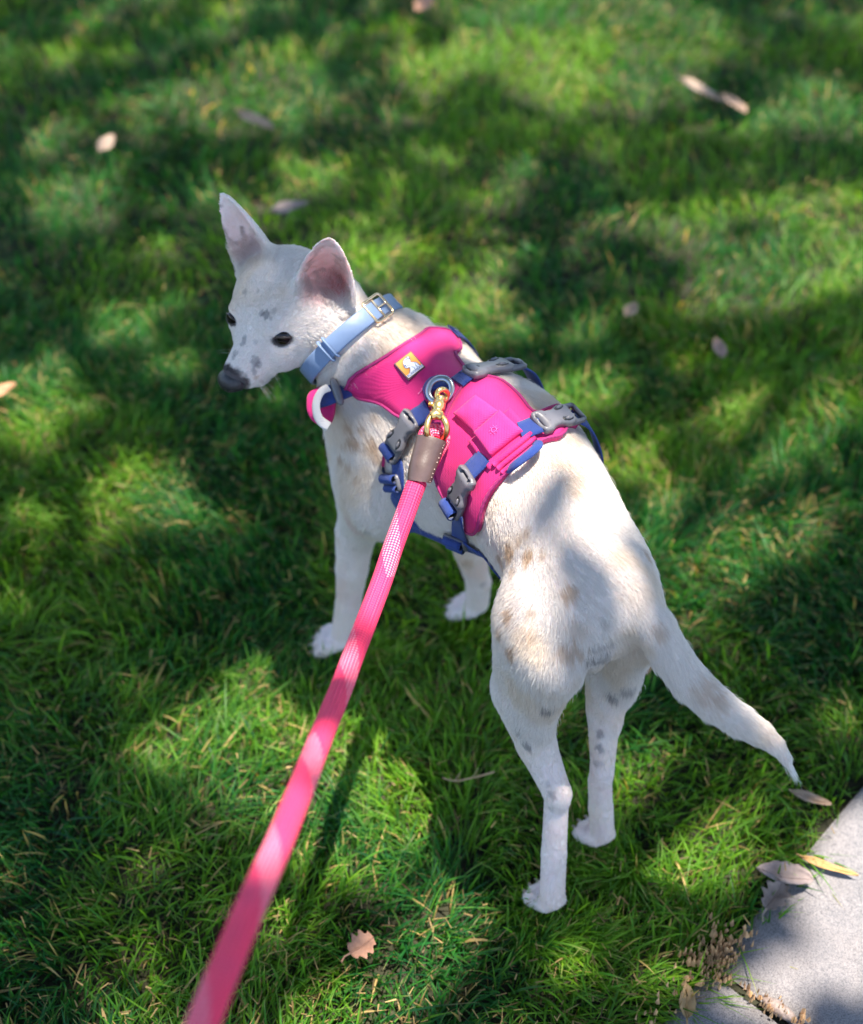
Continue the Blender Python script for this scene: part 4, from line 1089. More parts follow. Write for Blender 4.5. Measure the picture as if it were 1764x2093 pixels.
# tail tip tuft, whiskers and eyelashes
rr_ = np.random.default_rng(8); tp_, tc_, tr_ = [], [], []
tdir = np.array((TAIL[-1][0]-TAIL[-3][0]).normalized()); t0_ = np.array(TAIL[-1][0])
for k in range(260):
    a = t0_-tdir*rr_.uniform(0, .03)+rr_.normal(0, .0010, 3); d = tdir+rr_.normal(0, .09, 3)+np.array((0, 0, -.15)); L = rr_.uniform(.006, .016)
    tp_.append([a+d*L*t+np.array((0, 0, -1))*L*.15*t*t for t in np.linspace(0, 1, 4)]); tc_.append((.8, .77, .75)); tr_.append(.00014)
hair_object('tail_tuft', np.array(tp_), np.array(tc_), np.array(tr_), Mf.m, dog)['kind'] = 'stuff'
tp_, tc_, tr_ = [], [], []
def hairs(n_, f0, f1, ls, us, dirs, L0, L1, col=(.75, .73, .72)):
    for k in range(n_):
        sgn_ = rr_.choice((-1, 1)); a = Hd(rr_.uniform(f0, f1), sgn_*rr_.uniform(*ls), rr_.uniform(*us)); loc, n_v, i, dd = BODY_BVH.find_nearest(a)
        d = (n_v+HF*dirs[0]+HL*(sgn_*dirs[1])+HU*dirs[2]).normalized(); d = (d+Vector(rr_.normal(0, .12, 3))).normalized(); L = rr_.uniform(L0, L1)
        tp_.append([np.array(loc+d*L*t+Vector((0, 0, -1))*L*.18*t*t) for t in np.linspace(0, 1, 4)]); tc_.append(col); tr_.append(.00007)
hairs(26, .02, .042, (.008, .016), (-.036, -.022), (.1, .7, -.4), .010, .020)
hairs(40, .0, .038, (0, .010), (-.062, -.050), (-.5, .1, -.5), .003, .006)
hair_object('whiskers', np.array(tp_), np.array(tc_), np.array(tr_), Mf.m, dog)['kind'] = 'stuff'
print('fur', len(FP), round(time.time()-T0, 1))
# ------------------------------------------------------------------ setting: soil, paving, grass
Ms = NT('soil'); nz = Ms.noise(26, 6, .7); Ms.l(Ms.ramp(nz, [(.3, (.010, .011, .005)), (.55, (.026, .026, .011)), (.75, (.05, .045, .022))]), Ms.b.inputs['Base Color']); Ms.val('Roughness', .95)
Ms.bump(Ms.noise(90, 5), .8, .01)
def ground_mesh():
    xs = np.concatenate([np.linspace(-60, -2.5, 12), np.linspace(-2.2, 2.2, 90), np.linspace(2.5, 60, 12)]); ys = np.concatenate([np.linspace(-30, -.6, 10), np.linspace(-.4, 3.6, 90), np.linspace(4, 90, 14)])
    X, Y = np.meshgrid(xs, ys, indexing='ij'); Pn = np.stack([X.ravel(), Y.ravel(), 0*X.ravel()], 1)
    Pn[:, 2] = -.012+(fbm(Pn, 9, 2, 3)-.5)*.012
    k = len(ys); i, j = np.meshgrid(np.arange(len(xs)-1), np.arange(k-1), indexing='ij'); a = (i*k+j).ravel()
    return Pn, np.stack([a, a+k, a+k+1, a+1], 1)
gv, gf = ground_mesh(); ground = np_mesh('ground', gv, gf, Ms.m); ground['kind'] = 'structure'
# paving: slabs set along a line
E0 = G(1385, 2093); E1 = G(1762, 1640); ED = (E1-E0).normalized(); EN = Vector((ED.y, -ED.x, 0)); J0 = G(1482, 2004)
JE = (J0-E0).dot(ED)
def pave_e(x, y): q = Vector((x, y, 0))-E0; return q.dot(ED), q.dot(EN)
Mp = NT('grey_stone'); tc = Mp.n('ShaderNodeTexCoord').outputs['Object']
n1 = Mp.noise(16, 6, .7); n2 = Mp.noise(260, 3, .7); n3 = Mp.noise(900, 2, .6)
base = Mp.ramp(n1, [(.3, (.062, .056, .062)), (.55, (.098, .089, .096)), (.75, (.145, .13, .132))])
sp_ = Mp.ramp(n2, [(.34, (.30, .30, .36)), (.5, (1, 1, 1)), (.68, (1.45, 1.38, 1.3))]); c = Mp.mix(1, base, sp_, 'MULTIPLY')
c = Mp.mix(Mp.ramp(Mp.noise(5.5, 5, .7), [(.42, (0, 0, 0)), (.62, (.55, .55, .55))]), c, (.115, .088, .078))
Mp.l(Mp.mix(.35, c, Mp.ramp(n3, [(.35, (.10, .10, .12)), (.6, (.42, .40, .40))])), Mp.b.inputs['Base Color']); Mp.val('Roughness', .85)
Mp.bump(n2, .8, .002)
pav = bpy.data.objects.new('pavement', None); COL.objects.link(pav); pav['kind'] = 'structure'
def slab(e0, e1, d0_, d1_, seed):
    r = random.Random(seed); nu, nv = 26, 26; vs_, fs = [], []; dz = r.uniform(-.003, .003)
    for i in range(nu+1):
        for j in range(nv+1):
            s, t = i/nu, j/nv; s = .5-.5*math.cos(math.pi*s)*(.9+.1*abs(math.cos(math.pi*s))); t = .5-.5*math.cos(math.pi*t)
            e = e0+(e1-e0)*s; d = d0_+(d1_-d0_)*t; m_ = min(s, 1-s)*(e1-e0); m2 = min(t, 1-t)*(d1_-d0_)
            h = .012+dz-.008*math.exp(-m_/.006)-.008*math.exp(-m2/.006)
            p = E0+ED*e+EN*d; vs_.append((p.x, p.y, h))
    A = np.array(vs_); w_ = fbm(A, 60, seed, 3)-.5; A[:, 2] += w_*.0022; A[:, 0] += w_*.002; k = nv+1
    m = len(A); Bt = A.copy(); Bt[:, 2] = -.05
    rim = [i*k for i in range(nu+1)]+[nu*k+j for j in range(1, nv+1)]+[i*k+nv for i in range(nu-1, -1, -1)]+[j for j in range(nv-1, 0, -1)]
    for i in range(nu):
        for j in range(nv): a = i*k+j; fs.append((a, a+k, a+k+1, a+1))
    vs2 = [tuple(a) for a in A]; ring0 = len(vs2); vs2 += [tuple(Bt[i]) for i in rim]
    for q in range(len(rim)): q2 = (q+1) % len(rim); fs.append((rim[q], ring0+q, ring0+q2, rim[q2])[::-1])
    return mesh_obj('paving_slab', vs2, fs, Mp.m, pav)
gap = .004
jf = [E0+ED*(JE-.006)+EN*0, E0+ED*(JE+.006)+EN*0, E0+ED*(JE+.006)+EN*.83, E0+ED*(JE-.006)+EN*.83]
mesh_obj('joint_fill', [(p.x, p.y, -.001) for p in jf], [(0, 1, 2, 3)[::-1]], Ms.m, pav)
for i, (a, b) in enumerate(((-1.1, -.55), (-.55, 0), (0, .50), (.50, 1.02), (1.02, 1.55))):
    for j, (c_, d_) in enumerate(((0, .42), (.42, .84))):
        slab(JE+a+gap, JE+b-gap, c_+(gap if j else -.008), d_-gap, 10*i+j+1)
# --- grass
def grass_density(n, x0, x1, y0, y1, seed):
    r = np.random.default_rng(seed); x = r.uniform(x0, x1, n); y = r.uniform(y0, y1, n); return x, y, r
def grass_mesh(name, n, region, seed, hmin, hmax, wmin, wmax, flat=.9, dry=0.0, segs=4, mat=None, margin=0, lush=True, paws=0):
    x, y, r = grass_density(n, *region, seed)
    for q in HK.values():
        if paws: x = np.append(x, r.uniform(q['foot'].x-.035, q['foot'].x+.035, paws)); y = np.append(y, r.uniform(q['foot'].y-.035, q['foot'].y+.012, paws))
    # keep what the view and a step to the side can see
    half = .42+.36*(y)+.25
    k = (np.abs(x) < half+margin) if margin >= 0 else ((np.abs(x) >= half) | (y < .28) | (y > 3.6)); x, y = x[k], y[k]
    ev = (x-E0.x)*ED.x+(y-E0.y)*ED.y; dv = (x-E0.x)*EN.x+(y-E0.y)*EN.y
    P0 = np.stack([x, y, 0*x], 1)
    edge = (fbm(P0, 34, 77, 3)-.5)*.07-.006
    k = dv < edge; x, y, P0, dv = x[k], y[k], P0[k], dv[k]
    cl = fbm(P0, 14, 51, 3); th = sstep(.30, .50, cl)
    k = r.random(len(x)) < (.72+.28*th) ; x, y, P0, dv = x[k], y[k], P0[k], dv[k]
    n = len(x); big = fbm(P0, 6, 13, 2); cl = fbm(P0, 22, 91, 2)
    H = r.uniform(hmin, hmax, n)*(.70+.6*cl); H *= np.where(r.random(n) < .04, 1.35, 1)
    Wd = r.uniform(wmin, wmax, n)
    # lean: swirling tufts
    ang = fbm(P0, 7, 5, 2)*12+r.normal(0, .95, n); ln_ = np.clip(r.normal(.62, .28, n)+.35*(vnoise(P0, 11, 8)-.5), .05, 1.25)
    lean = np.stack([np.cos(ang), np.sin(ang), 0*ang], 1)
    lean[:, :2] += np.array((EN.x, EN.y))[None]*(sstep(-.07, -.02, dv)*.5)[:, None]
    face = ang+r.normal(0, .7, n)+math.pi/2; sx_ = np.stack([np.cos(face), np.sin(face), r.normal(0, .25, n)], 1)
    base = np.stack([x, y, np.full(n, -.012)], 1)
    # keep the space under each paw clear and bend what touches it
    for kf in HK.values():
        f_ = kf['foot']; dd = np.hypot(x-f_.x, y-f_.y); H = np.where(dd < .013, H*.6, H)
    K = segs; V = np.zeros((n, K*2+1, 3)); 
    for s in range(K):
        t = s/K; ctr = base+lean*(H*ln_*t**1.7)[:, None]+np.array((0, 0, 1))*(H*(t-.42*ln_*t*t))[:, None]
        w_ = Wd*(.62+.5*math.sin(math.pi*min(t*1.1, 1)))*.5*(1-.35*t)
        V[:, 2*s] = ctr-sx_*w_[:, None]; V[:, 2*s+1] = ctr+sx_*w_[:, None]
    V[:, 2*K] = base+lean*(H*ln_)[:, None]+np.array((0, 0, 1))*(H*(1-.42*ln_))[:, None]
    nv = 2*K+1; off = (np.arange(n)*nv)[:, None]; F = []
    for s in range(K-1):
        F += [(2*s, 2*s+1, 2*s+3), (2*s, 2*s+3, 2*s+2)]
    F.append((2*K-2, 2*K-1, 2*K)); F = np.array(F)
    FF = (off[:, :, None]+F[None]).reshape(-1, 3)
    g1, g2, g3 = np.array((.024, .145, .020)), np.array((.150, .290, .016)), np.array((.008, .062, .022))
    a = r.random(n)[:, None]; yel = np.clip(sstep(.42, .70, fbm(P0, 5, 61, 2))[:, None]*.62+r.normal(0, .18, n)[:, None], 0, 1)
    C = g1*(1-a)+g3*a; C = C*(1-yel)+g2*yel; C = C*(.75+.5*r.random((n, 1)))
    isdry = (r.random(n) < dry+.03*sstep(.55, .7, big))[:, None]; dc = np.array((.44, .30, .12))*(.6+.6*r.random((n, 1))); C = np.where(isdry, dc, C)
    o = np_mesh(name, V.reshape(-1, 3), FF, mat, None, True)
    ca = o.data.color_attributes.new('tint', 'FLOAT_COLOR', 'POINT')
    col = np.repeat(np.concatenate([np.clip(C, 0, 1), np.ones((n, 1))], 1)[:, None], nv, 1)
    # brown cut tips on some blades
    cut = (r.random(n) < .16); col[cut, -1, :3] = np.array((.36, .28, .14)); col[:, :2, :3] = col[:, :2, :3]*.75+np.array((.14, .15, .05))*.25
    ca.data.foreach_set('color', col.astype(np.float32).ravel())
    o['kind'] = 'stuff'; return o
Mg = NT('grass_blade'); at = Mg.n('ShaderNodeAttribute', attribute_name='tint'); Mg.l(at.outputs['Color'], Mg.b.inputs['Base Color']); Mg.val('Roughness', .48); Mg.val('Specular IOR Level', .22)
tr = Mg.n('ShaderNodeBsdfTranslucent'); bri = Mg.mix(1, at.outputs['Color'], (2.2, 2.0, .8), 'MULTIPLY'); Mg.l(bri, tr.inputs['Color']); ms = Mg.n('ShaderNodeMixShader'); ms.inputs[0].default_value = .42
Mg.l(Mg.b.outputs[0], ms.inputs[1]); Mg.l(tr.outputs[0], ms.inputs[2]); Mg.l(ms.outputs[0], Mg.out.inputs[0])
g1 = grass_mesh('grass', 150000, (-1.6, 1.6, .28, 1.45), 1, .026, .047, .0014, .0028, mat=Mg.m, dry=.03, paws=1300)
g2 = grass_mesh('grass', 165000, (-2.2, 2.2, 1.45, 3.6), 2, .028, .048, .0020, .0036, mat=Mg.m, dry=.02, segs=3)
g3 = grass_mesh('fine_grass', 90000, (-1.4, 1.4, .30, 1.5), 3, .018, .036, .0010, .0020, mat=Mg.m, dry=.12, segs=3)
g4 = grass_mesh('grass', 170000, (-4.2, 4.2, -.9, 6.5), 6, .028, .048, .0045, .0085, mat=Mg.m, dry=.02, segs=3, margin=-1)
# thatch: dry clippings lying between the blades
def thatch(n, seed):
    r = np.random.default_rng(seed); x = r.uniform(-1.5, 1.5, n); y = r.uniform(.3, 2.6, n); dv = (x-E0.x)*EN.x+(y-E0.y)*EN.y
    k = (dv < .012) & (np.abs(x) < .7+.36*y) & (r.random(n) < .25+.75*sstep(.42, .62, fbm(np.stack([x, y, 0*x], 1), 9, 71, 2))); x, y = x[k], y[k]; n = len(x)
    a = r.uniform(0, 2*math.pi, n); L = r.uniform(.003, .012, n); w_ = r.uniform(.0003, .0008, n); z = r.uniform(.004, .028, n); tilt_ = r.normal(0, .3, n)
    d = np.stack([np.cos(a)*np.cos(tilt_), np.sin(a)*np.cos(tilt_), np.sin(tilt_)], 1); s_ = np.stack([-np.sin(a), np.cos(a), r.normal(0, .3, n)], 1); c = np.stack([x, y, z], 1)
    V = np.stack([c-d*L[:, None]/2-s_*w_[:, None], c-d*L[:, None]/2+s_*w_[:, None], c+d*L[:, None]/2+s_*w_[:, None]*.6+np.array((0, 0, .002)), c+d*L[:, None]/2-s_*w_[:, None]*.6+np.array((0, 0, .002))], 1)
    F = (np.arange(n)*4)[:, None]+np.arange(4)[None]; o = np_mesh('dry_clippings', V.reshape(-1, 3), F, Mg.m, None, False)
    C = np.array((.46, .30, .13))*(.15+1.0*r.random((n, 1))**1.5); col = np.repeat(np.concatenate([C, np.ones((n, 1))], 1)[:, None], 4, 1)
    ca = o.data.color_attributes.new('tint', 'FLOAT_COLOR', 'POINT'); ca.data.foreach_set('color', col.astype(np.float32).ravel()); o['kind'] = 'stuff'
thatch(40000, 5)
tag(g1, 'mown green grass of the near lawn around the dog', 'grass'); tag(g4, 'coarse green grass of the lawn around the edges of the view', 'grass'); tag(g2, 'blurred green grass of the far lawn behind the dog', 'grass'); tag(g3, 'fine short undergrowth between the near grass blades', 'grass'); tag(bpy.data.objects['dry_clippings'], 'tan dry clippings scattered between the grass blades', 'clippings')
print('grass', round(time.time()-T0, 1))
# ------------------------------------------------------------------ fallen leaves and bits
def leaf(px, py, size, rot, col, label, kind='oval', z=.022, curl=.35, tiltv=(0, 0), stem=True, asp=.55, name='fallen_leaf'):
    p = G(px, py, z); r = random.Random(int(px*7+py)); nu, nv = 14, 8; vs_, fs = [], []
    for i in range(nu+1):
        s = i/nu
        if kind == 'maple': wd = asp*(.25+.75*abs(math.sin(s*math.pi*.95+.1))**.7)*(1+.28*math.sin(s*21))*(1.0 if s < .97 else .2)
        elif kind == 'long': wd = asp*math.sin(math.pi*min(1, s*1.02+.0))**.8
        else: wd = asp*math.sin(math.pi*(s**.85))**.75*(1+.05*math.sin(s*30))
        for j in range(nv+1):
            t = -1+2*j/nv; x_ = (s-.5)*size; y_ = t*wd*size*.5
            h = curl*size*(.35*t*t*wd+.5*(s-.5)**2)+.02*size*math.sin(9*s+5*t)+.012*size*abs(math.sin(s*16+abs(t)*3))*abs(t)
            vs_.append([x_, y_, h])
    A = np.array(vs_); c_, s_ = math.cos(rot), math.sin(rot)
    tx, ty = tiltv; A[:, 2] += A[:, 0]*tx+A[:, 1]*ty
    Rm = np.array(((c_, -s_, 0), (s_, c_, 0), (0, 0, 1))); A = A@Rm.T; k = nv+1; m = len(A)
    A = np.concatenate([A, A-np.array((0, 0, .0006))])
    for i in range(nu):
        for j in range(nv): a = i*k+j; fs += [(a, a+k, a+k+1, a+1), (a+m+1, a+k+1+m, a+k+m, a+m)]
    rim = [i*k for i in range(nu+1)]+[nu*k+j for j in range(1, nv+1)]+[i*k+nv for i in range(nu-1, -1, -1)]+[j for j in range(nv-1, 0, -1)]
    for a, b in zip(rim, rim[1:]+rim[:1]): fs.append((a, a+m, b+m, b))
    root = thing(name, label, 'leaf', tuple(p), 'fallen leaves on the lawn and paving')
    col = tuple(c*.78 for c in col); M_ = NT('dead_leaf'); f = M_.noise(70, 5, .65); M_.l(M_.ramp(f, [(.3, tuple(c*.55 for c in col)), (.5, col), (.75, tuple(min(1, c*1.35) for c in col))]), M_.b.inputs['Base Color']); M_.val('Roughness', .7); M_.bump(f, .4, .001)
    o = mesh_obj('blade', [tuple(a) for a in A], fs, M_.m); o.parent = root
    mid = [tuple(A[i*k+nv//2]+np.array((0, 0, .0004))) for i in range(nu+1)]
    v = tube('midrib', mid, .0005, M_.m, None, 5); v.parent = root
    if stem:
        b0 = Vector(A[nv//2]); d = Vector((-c_, -s_, .12)); st = tube('stem', [b0, b0+d*size*.25, b0+d*size*.45+Vector((s_, -c_, 0))*size*.12], [.0010, .0008, .0010], M_.m, None, 6); st.parent = root
    return root
leaf(740, 1934, .023, .6, (.42, .21, .13), 'small reddish brown lobed leaf on the grass at the bottom, right of the leash', 'maple', .030, .5, (.1, .2), True, .9)
leaf(1602, 1792, .050, 2.9, (.27, .21, .20), 'greyish brown curled leaf on the edge of the paving beside the grass', 'oval', .016, .8, (0, .3), False, .55)
leaf(1583, 1835, .030, .9, (.30, .22, .18), 'small crumpled brown leaf just below the larger grey leaf on the paving edge', 'maple', .016, 1.0, (.1, .1), True, .7)
leaf(1404, 2050, .026, 1.45, (.45, .28, .12), 'orange brown cupped leaf with a long stalk at the bottom edge of the paving', 'oval', .018, 1.0, (.3, .1), True, .55)
leaf(1690, 1770, .055, 2.75, (.50, .28, .10), 'thin orange dry leaf strip lying across the paving slab', 'long', .016, .3, (0, .1), False, .16)
leaf(1655, 1632, .040, 2.8, (.36, .24, .16), 'tan dry leaf half buried in grass right of the tail tip', 'long', .024, .5, (.1, .1), False, .30)
leaf(1312, 1358, .030, 1.2, (.42, .24, .13), 'orange brown leaf in the grass behind the right hind leg beside the tail', 'oval', .036, .5, (.3, .2), False, .7)
leaf(8, 800, .032, .3, (.55, .27, .14), 'pale orange leaf on the grass at the left edge of the view', 'oval', .034, .5, (.4, -.1), False, .7)
leaf(1290, 634, .026, .9, (.42, .28, .18), 'small pinkish tan leaf alone in the blurred grass right of the harness', 'oval', .036, .5, (.3, 0), False, .7)
leaf(590, 426, .055, .1, (.26, .20, .18), 'dull grey brown leaf in the blurred grass above the dog\'s head', 'oval', .034, .4, (.2, 0), False, .5)
leaf(520, 248, .065, 2.8, (.44, .30, .20), 'tan leaf in the upper left grass below a sunlit patch', 'oval', .036, .5, (.3, .1), False, .45)
leaf(1432, 186, .085, 2.7, (.42, .30, .22), 'long tan brown leaf in the blurred grass at the upper right', 'long', .036, .4, (.3, .1), False, .35)
leaf(1500, 212, .05, 2.4, (.36, .24, .17), 'smaller brown leaf just right of the long tan leaf at the upper right', 'oval', .036, .4, (.3, .1), False, .5)
leaf(218, 294, .035, 1.0, (.38, .27, .20), 'small brown leaf in the blurred grass near the upper left corner', 'oval', .036, .4, (.3, .1), False, .7)
leaf(868, 6, .05, 1.0, (.50, .26, .16), 'brown leaf at the very top edge of the lawn', 'oval', .036, .4, (.3, .1), False, .6)
leaf(1470, 712, .03, 1.8, (.34, .22, .17), 'tiny brown leaf in the blurred grass right of the dog\'s rump', 'oval', .036, .4, (.3, .1), False, .6)
# seed pod in the joint and the orange crumbs at the corner of the slabs
pd = G(1592, 2062, .012); root = thing('seed_pod', 'brown oblong seed pod lying in the joint between paving slabs', 'seed pod', tuple(pd))
o = revolve_obj('pod', [(.0008, -.016), (.0034, -.013), (.0056, -.006), (.0060, 0), (.0052, .008), (.0030, .014), (.0006, .017)], simple('pod_skin', (.20, .15, .13), .6, noise=(300, .4), bump=(400, .5, .001)), None, (0, 0, 0), (.75, -.62, .05), 14); o.parent = root
def crumbs():
    r = random.Random(4); vs_, fs = [], []
    for k in range(330):
        if k < 200: e = JE+.004+r.gauss(0, .016); d = r.gauss(-.008, .009)
        else: e = JE+r.gauss(0, .006); d = r.uniform(0, .16)
        if k > 280: e = JE-r.uniform(.0, .16); d = r.gauss(-.02, .006)
        p = E0+ED*e+EN*d; s = r.uniform(.0007, .0022) if k % 9 else r.uniform(.002, .0045); n_ = 5; a0 = r.uniform(0, 6); c = len(vs_)
        vs_.append((p.x, p.y, .018+r.uniform(0, .006)))
        for q in range(n_): t = a0+q*2*math.pi/n_; ss = s*r.uniform(.5, 1.3); vs_.append((p.x+ss*math.cos(t), p.y+ss*math.sin(t), .010+r.uniform(0, .006)))
        for q in range(n_): fs.append((c, c+1+q, c+1+(q+1) % n_))
    o = mesh_obj('leaf_crumbs', vs_, fs, simple('orange_crumbs', (.46, .27, .13), .8, noise=(120, .6)), None, False); o['kind'] = 'stuff'; tag(o, 'orange brown leaf crumbs along the paving edge and joint', 'litter')
crumbs()
def twig(pts, r0, label):
    rt = thing('twig', label, 'twig', tuple(pts[0])); q = catmull(pts, 5)
    o = tube('twig_stem', [a-pts[0] for a in q], [r0*(1-.5*i/len(q)) for i in range(len(q))], simple('twig_bark', (.34, .22, .12), .8), None, 7); o.parent = rt
    for k in (len(q)//3, 2*len(q)//3):
        s = tube('side_shoot', [q[k]-pts[0], q[k]-pts[0]+Vector((.006, .008, .004))], [r0*.6, r0*.2], bpy.data.materials['twig_bark'], None, 5); s.parent = rt
twig([G(1010, 1578, .03), G(965, 1590, .034), G(930, 1596, .032), G(905, 1590, .03)], .0011, 'thin tan twig lying in sunlit grass right of the pink leash')

# ------------------------------------------------------------------ the shade tree overhead: trunk beyond the frame, crown gaps cut along sun rays to place the dapples
S3 = np.array(SUN)
LIT = []
def lit(px, py, r, z=.02): p = G(px, py, z); LIT.append((np.array(p), r))
for px, py, r in [(1230, 40, .18), (1150, 110, .10), (1000, 20, .06), (880, 120, .05), (1345, 50, .10), (1310, 150, .07), (1080, 30, .09), (505, 165, .085), (440, 200, .05), (560, 140, .05), (1680, 190, .06), (1745, 430, .09), (1650, 545, .085), (1560, 520, .05), (1400, 440, .04), (1480, 560, .045),
    (1190, 850, .05), (1250, 880, .045), (1150, 800, .035), (1620, 830, .05), (1690, 800, .04), (1560, 900, .04), (1500, 1050, .04), (1470, 1130, .045), (1550, 1110, .035), (1400, 1240, .035), (100, 790, .04), (60, 850, .035), (170, 400, .05), (290, 985, .045), (330, 1020, .03),
    (645, 1325, .030), (620, 1350, .022), (400, 1440, .045), (340, 1500, .028), (470, 1480, .045), (545, 1520, .045), (590, 1560, .035), (450, 1530, .030), (570, 1610, .028),
    (780, 1470, .035), (850, 1500, .030), (760, 1640, .034), (710, 1710, .026), (820, 1600, .034), (880, 1580, .028), (790, 1700, .024), (870, 1660, .020),
    (870, 1890, .030), (830, 1960, .030), (920, 1840, .022), (780, 2010, .030), (700, 2070, .034), (800, 2080, .034), (950, 2070, .024), (880, 1960, .020),
    (1310, 1600, .020), (1370, 1660, .028), (1430, 1720, .030), (1490, 1760, .026), (1330, 1690, .020), (1280, 1550, .014), (1510, 1700, .020),
    (1720, 1750, .030), (1765, 1700, .030), (1675, 1870, .018), (1740, 1880, .026), (1560, 1990, .022), (1720, 1945, .014), (250, 640, .03), (750, 520, .04), (960, 620, .035), (640, 560, .03)]:
    lit(px, py, r*1.0)
def litb(px, py, r):
    loc, n = hit(px, py)
    if loc is not None: LIT.append((np.array(loc), r))
for px, py, r in [(1290, 1130, .022), (1300, 1180, .016), (1265, 1080, .014), (1200, 935, .014), (1235, 985, .010), (1100, 1085, .013), (1150, 1065, .011), (1060, 1110, .013), (1040, 1170, .012), (1100, 1150, .008), (1130, 1280, .020), (1170, 1320, .018), (1060, 1340, .014), (1200, 1180, .010), (1240, 1060, .012), (1270, 1200, .010), (1060, 1260, .012), (1030, 1300, .013), (1190, 1240, .010),
    (1345, 1275, .010), (1330, 1240, .010), (1450, 1430, .014), (1420, 1400, .010), (640, 640, .022), (650, 700, .020), (610, 690, .014), (600, 610, .018), (570, 560, .014), (545, 600, .012), (560, 640, .010), (600, 740, .010), (672, 540, .030), (690, 600, .02), (730, 600, .022), (760, 660, .016), (790, 690, .020), (835, 690, .015), (740, 700, .014),
    (960, 880, .012), (925, 960, .018), (960, 1000, .012), (900, 930, .012), (1140, 890, .010), (740, 1080, .004), (780, 1150, .008), (1290, 1330, .010), (990, 730, .012), (470, 440, .010)]:
    litb(px, py, r)
for i in range(30, 60): pass
for k in range(4, 200, 6):
    if k % 48 < 34: LIT.append((np.array(RP[min(len(RP)-1, k)]), .014))
SHD = []
for px, py, r in [(1100, 985, .012), (1150, 1000, .014), (1190, 1030, .014), (1080, 1030, .010), (1205, 1080, .008), (1175, 1130, .009), (1130, 1190, .009), (1090, 1215, .008), (1050, 1420, .014), (1060, 1480, .016), (1085, 1560, .014),
    (1130, 1650, .014), (1140, 1620, .012), (1130, 1740, .012), (1240, 1240, .012), (1225, 1290, .012), (1240, 1400, .014), (1240, 1500, .012), (1225, 1600, .012), (1220, 1680, .012), (720, 950, .016), (710, 900, .014), (700, 1000, .016), (720, 1100, .014), (715, 1200, .014),
    (1380, 1370, .012), (1500, 1465, .012), (1560, 1500, .010), (500, 700, .008), (490, 640, .006), (980, 700, .010)]:
    loc, n = hit(px, py)
    if loc is not None: SHD.append((np.array(loc), r*(.85 if py < 1300 else 1)))
LP_ = np.array([p for p, r in LIT]); LR_ = np.array([r*(1.22 if p[2] < .05 else 1) for p, r in LIT])
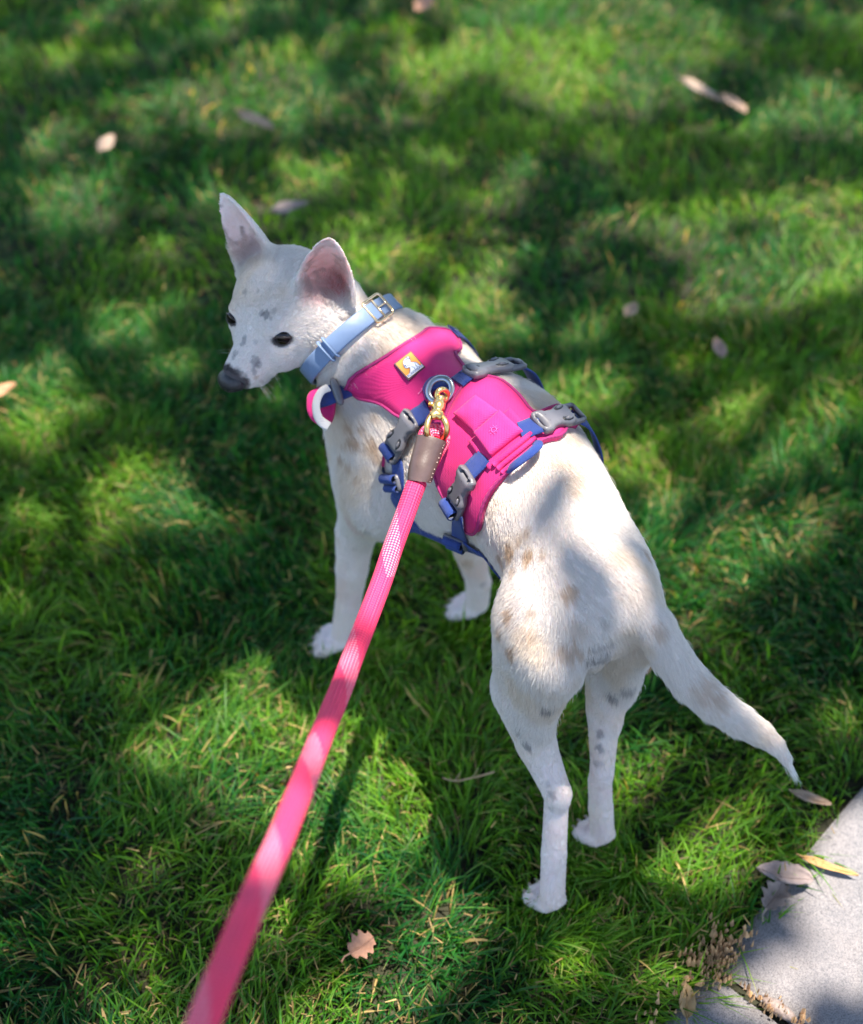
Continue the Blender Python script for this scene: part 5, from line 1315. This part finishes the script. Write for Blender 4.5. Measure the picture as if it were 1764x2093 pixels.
def build_tree():
    r = np.random.default_rng(21); bark = simple('bark', (.11, .08, .06), .9, noise=(12, .4), bump=(30, .8, .02))
    z0, z1 = 2.6, 4.2
    cx, cy = S3[0]/S3[2]*3.3, 1.35+S3[1]/S3[2]*3.3
    tree = thing('shade_tree', 'broad shade tree standing right of the lawn, its leafy crown overhead out of view, shaped to cast the dapples', 'tree', (cx+2.9, cy+1.6, 0))
    base = Vector((cx+2.9, cy+1.6, 0))
    tp = catmull([base+Vector((0, 0, -.1)), base+Vector((-.05, -.05, 1.0)), base+Vector((-.25, -.15, 2.0)), base+Vector((-.6, -.4, 2.9))], 6)
    tube('trunk', tp, [.19*(1-.45*i/len(tp))+(.08 if i < 2 else 0) for i in range(len(tp))], bark, tree, 16)
    top = tp[-1]; rd = random.Random(9)
    for k in range(60):
        a = rd.uniform(2.0, 5.4); L = rd.uniform(2.0, 4.6); e = top+Vector((math.cos(a)*L, math.sin(a)*L, rd.uniform(.3, 1.3)))
        pts = catmull([top, top.lerp(e, .35)+Vector((0, 0, .25)), top.lerp(e, .7)+Vector((rd.uniform(-.2, .2), rd.uniform(-.2, .2), .1)), e], 5)
        A = np.array([tuple(p) for p in pts]); ok = True
        for lp_, lr_ in zip(LP_, LR_):
            q = A-lp_; t = q@S3; ok = ok and np.linalg.norm(q-t[:, None]*S3, axis=1).min() > lr_*.6
        if not ok: continue
        tube('limb', pts, [.05*(1-.8*i/len(pts))+.006 for i in range(len(pts))], bark, tree, 8)
    N = 62000
    x = r.uniform(cx-3.3, cx+3.3, N); y = r.uniform(cy-3.0, cy+3.3, N); z = r.uniform(z0, z1, N)
    C = np.stack([x, y, z], 1)
    keep = ((x-cx)/3.3)**2+((y-cy)/3.2)**2 < 1
    C = C[keep]; size = r.uniform(.030, .060, len(C))
    bad = np.zeros(len(C), bool)
    for p, rad in zip(LP_, LR_):
        q = C-p; t = q@S3; dd = np.linalg.norm(q-t[:, None]*S3, axis=1); bad |= dd < rad+size*.35
    # ragged random flecks of sun everywhere else
    g = C-(C[:, 2:3]/S3[2])*S3; fl = fbm(g, 19, 33, 2); bad |= fl > np.where(g[:, 1] > 1.25, .555, .69)
    for p, rad in SHD:
        q = C-p; t = q@S3; dd = np.linalg.norm(q-t[:, None]*S3, axis=1); bad &= dd > rad
    C = C[~bad]; size = size[~bad]; n = len(C)
    a = r.uniform(0, 2*math.pi, n); nrm = np.stack([r.normal(0, .35, n), r.normal(0, .35, n), np.ones(n)], 1); nrm /= np.linalg.norm(nrm, axis=1, keepdims=True)
    d = np.stack([np.cos(a), np.sin(a), 0*a], 1); d -= nrm*(d*nrm).sum(1)[:, None]; d /= np.linalg.norm(d, axis=1, keepdims=True); s_ = np.cross(nrm, d)
    pr = [(-1, 0), (-.35, .48), (.35, .40), (1, 0), (.35, -.40), (-.35, -.48)]
    V = np.stack([C+d*(size*u)[:, None]+s_*(size*v)[:, None] for u, v in pr], 1)
    F = (np.arange(n)*6)[:, None]+np.arange(6)[None]
    o = np_mesh('crown', V.reshape(-1, 3), F, None, tree, False)
    M_ = NT('tree_leaf'); M_.val('Base Color', (.05, .10, .03, 1)); M_.val('Roughness', .5); t_ = M_.n('ShaderNodeBsdfTranslucent'); t_.inputs[0].default_value = (.08, .17, .03, 1); m_ = M_.n('ShaderNodeMixShader'); m_.inputs[0].default_value = .25
    M_.l(M_.b.outputs[0], m_.inputs[1]); M_.l(t_.outputs[0], m_.inputs[2]); M_.l(m_.outputs[0], M_.out.inputs[0]); o.data.materials.append(M_.m); o['kind'] = 'stuff'
    print('leaves', n)
build_tree()
print('TOTAL', round(time.time()-T0, 1))
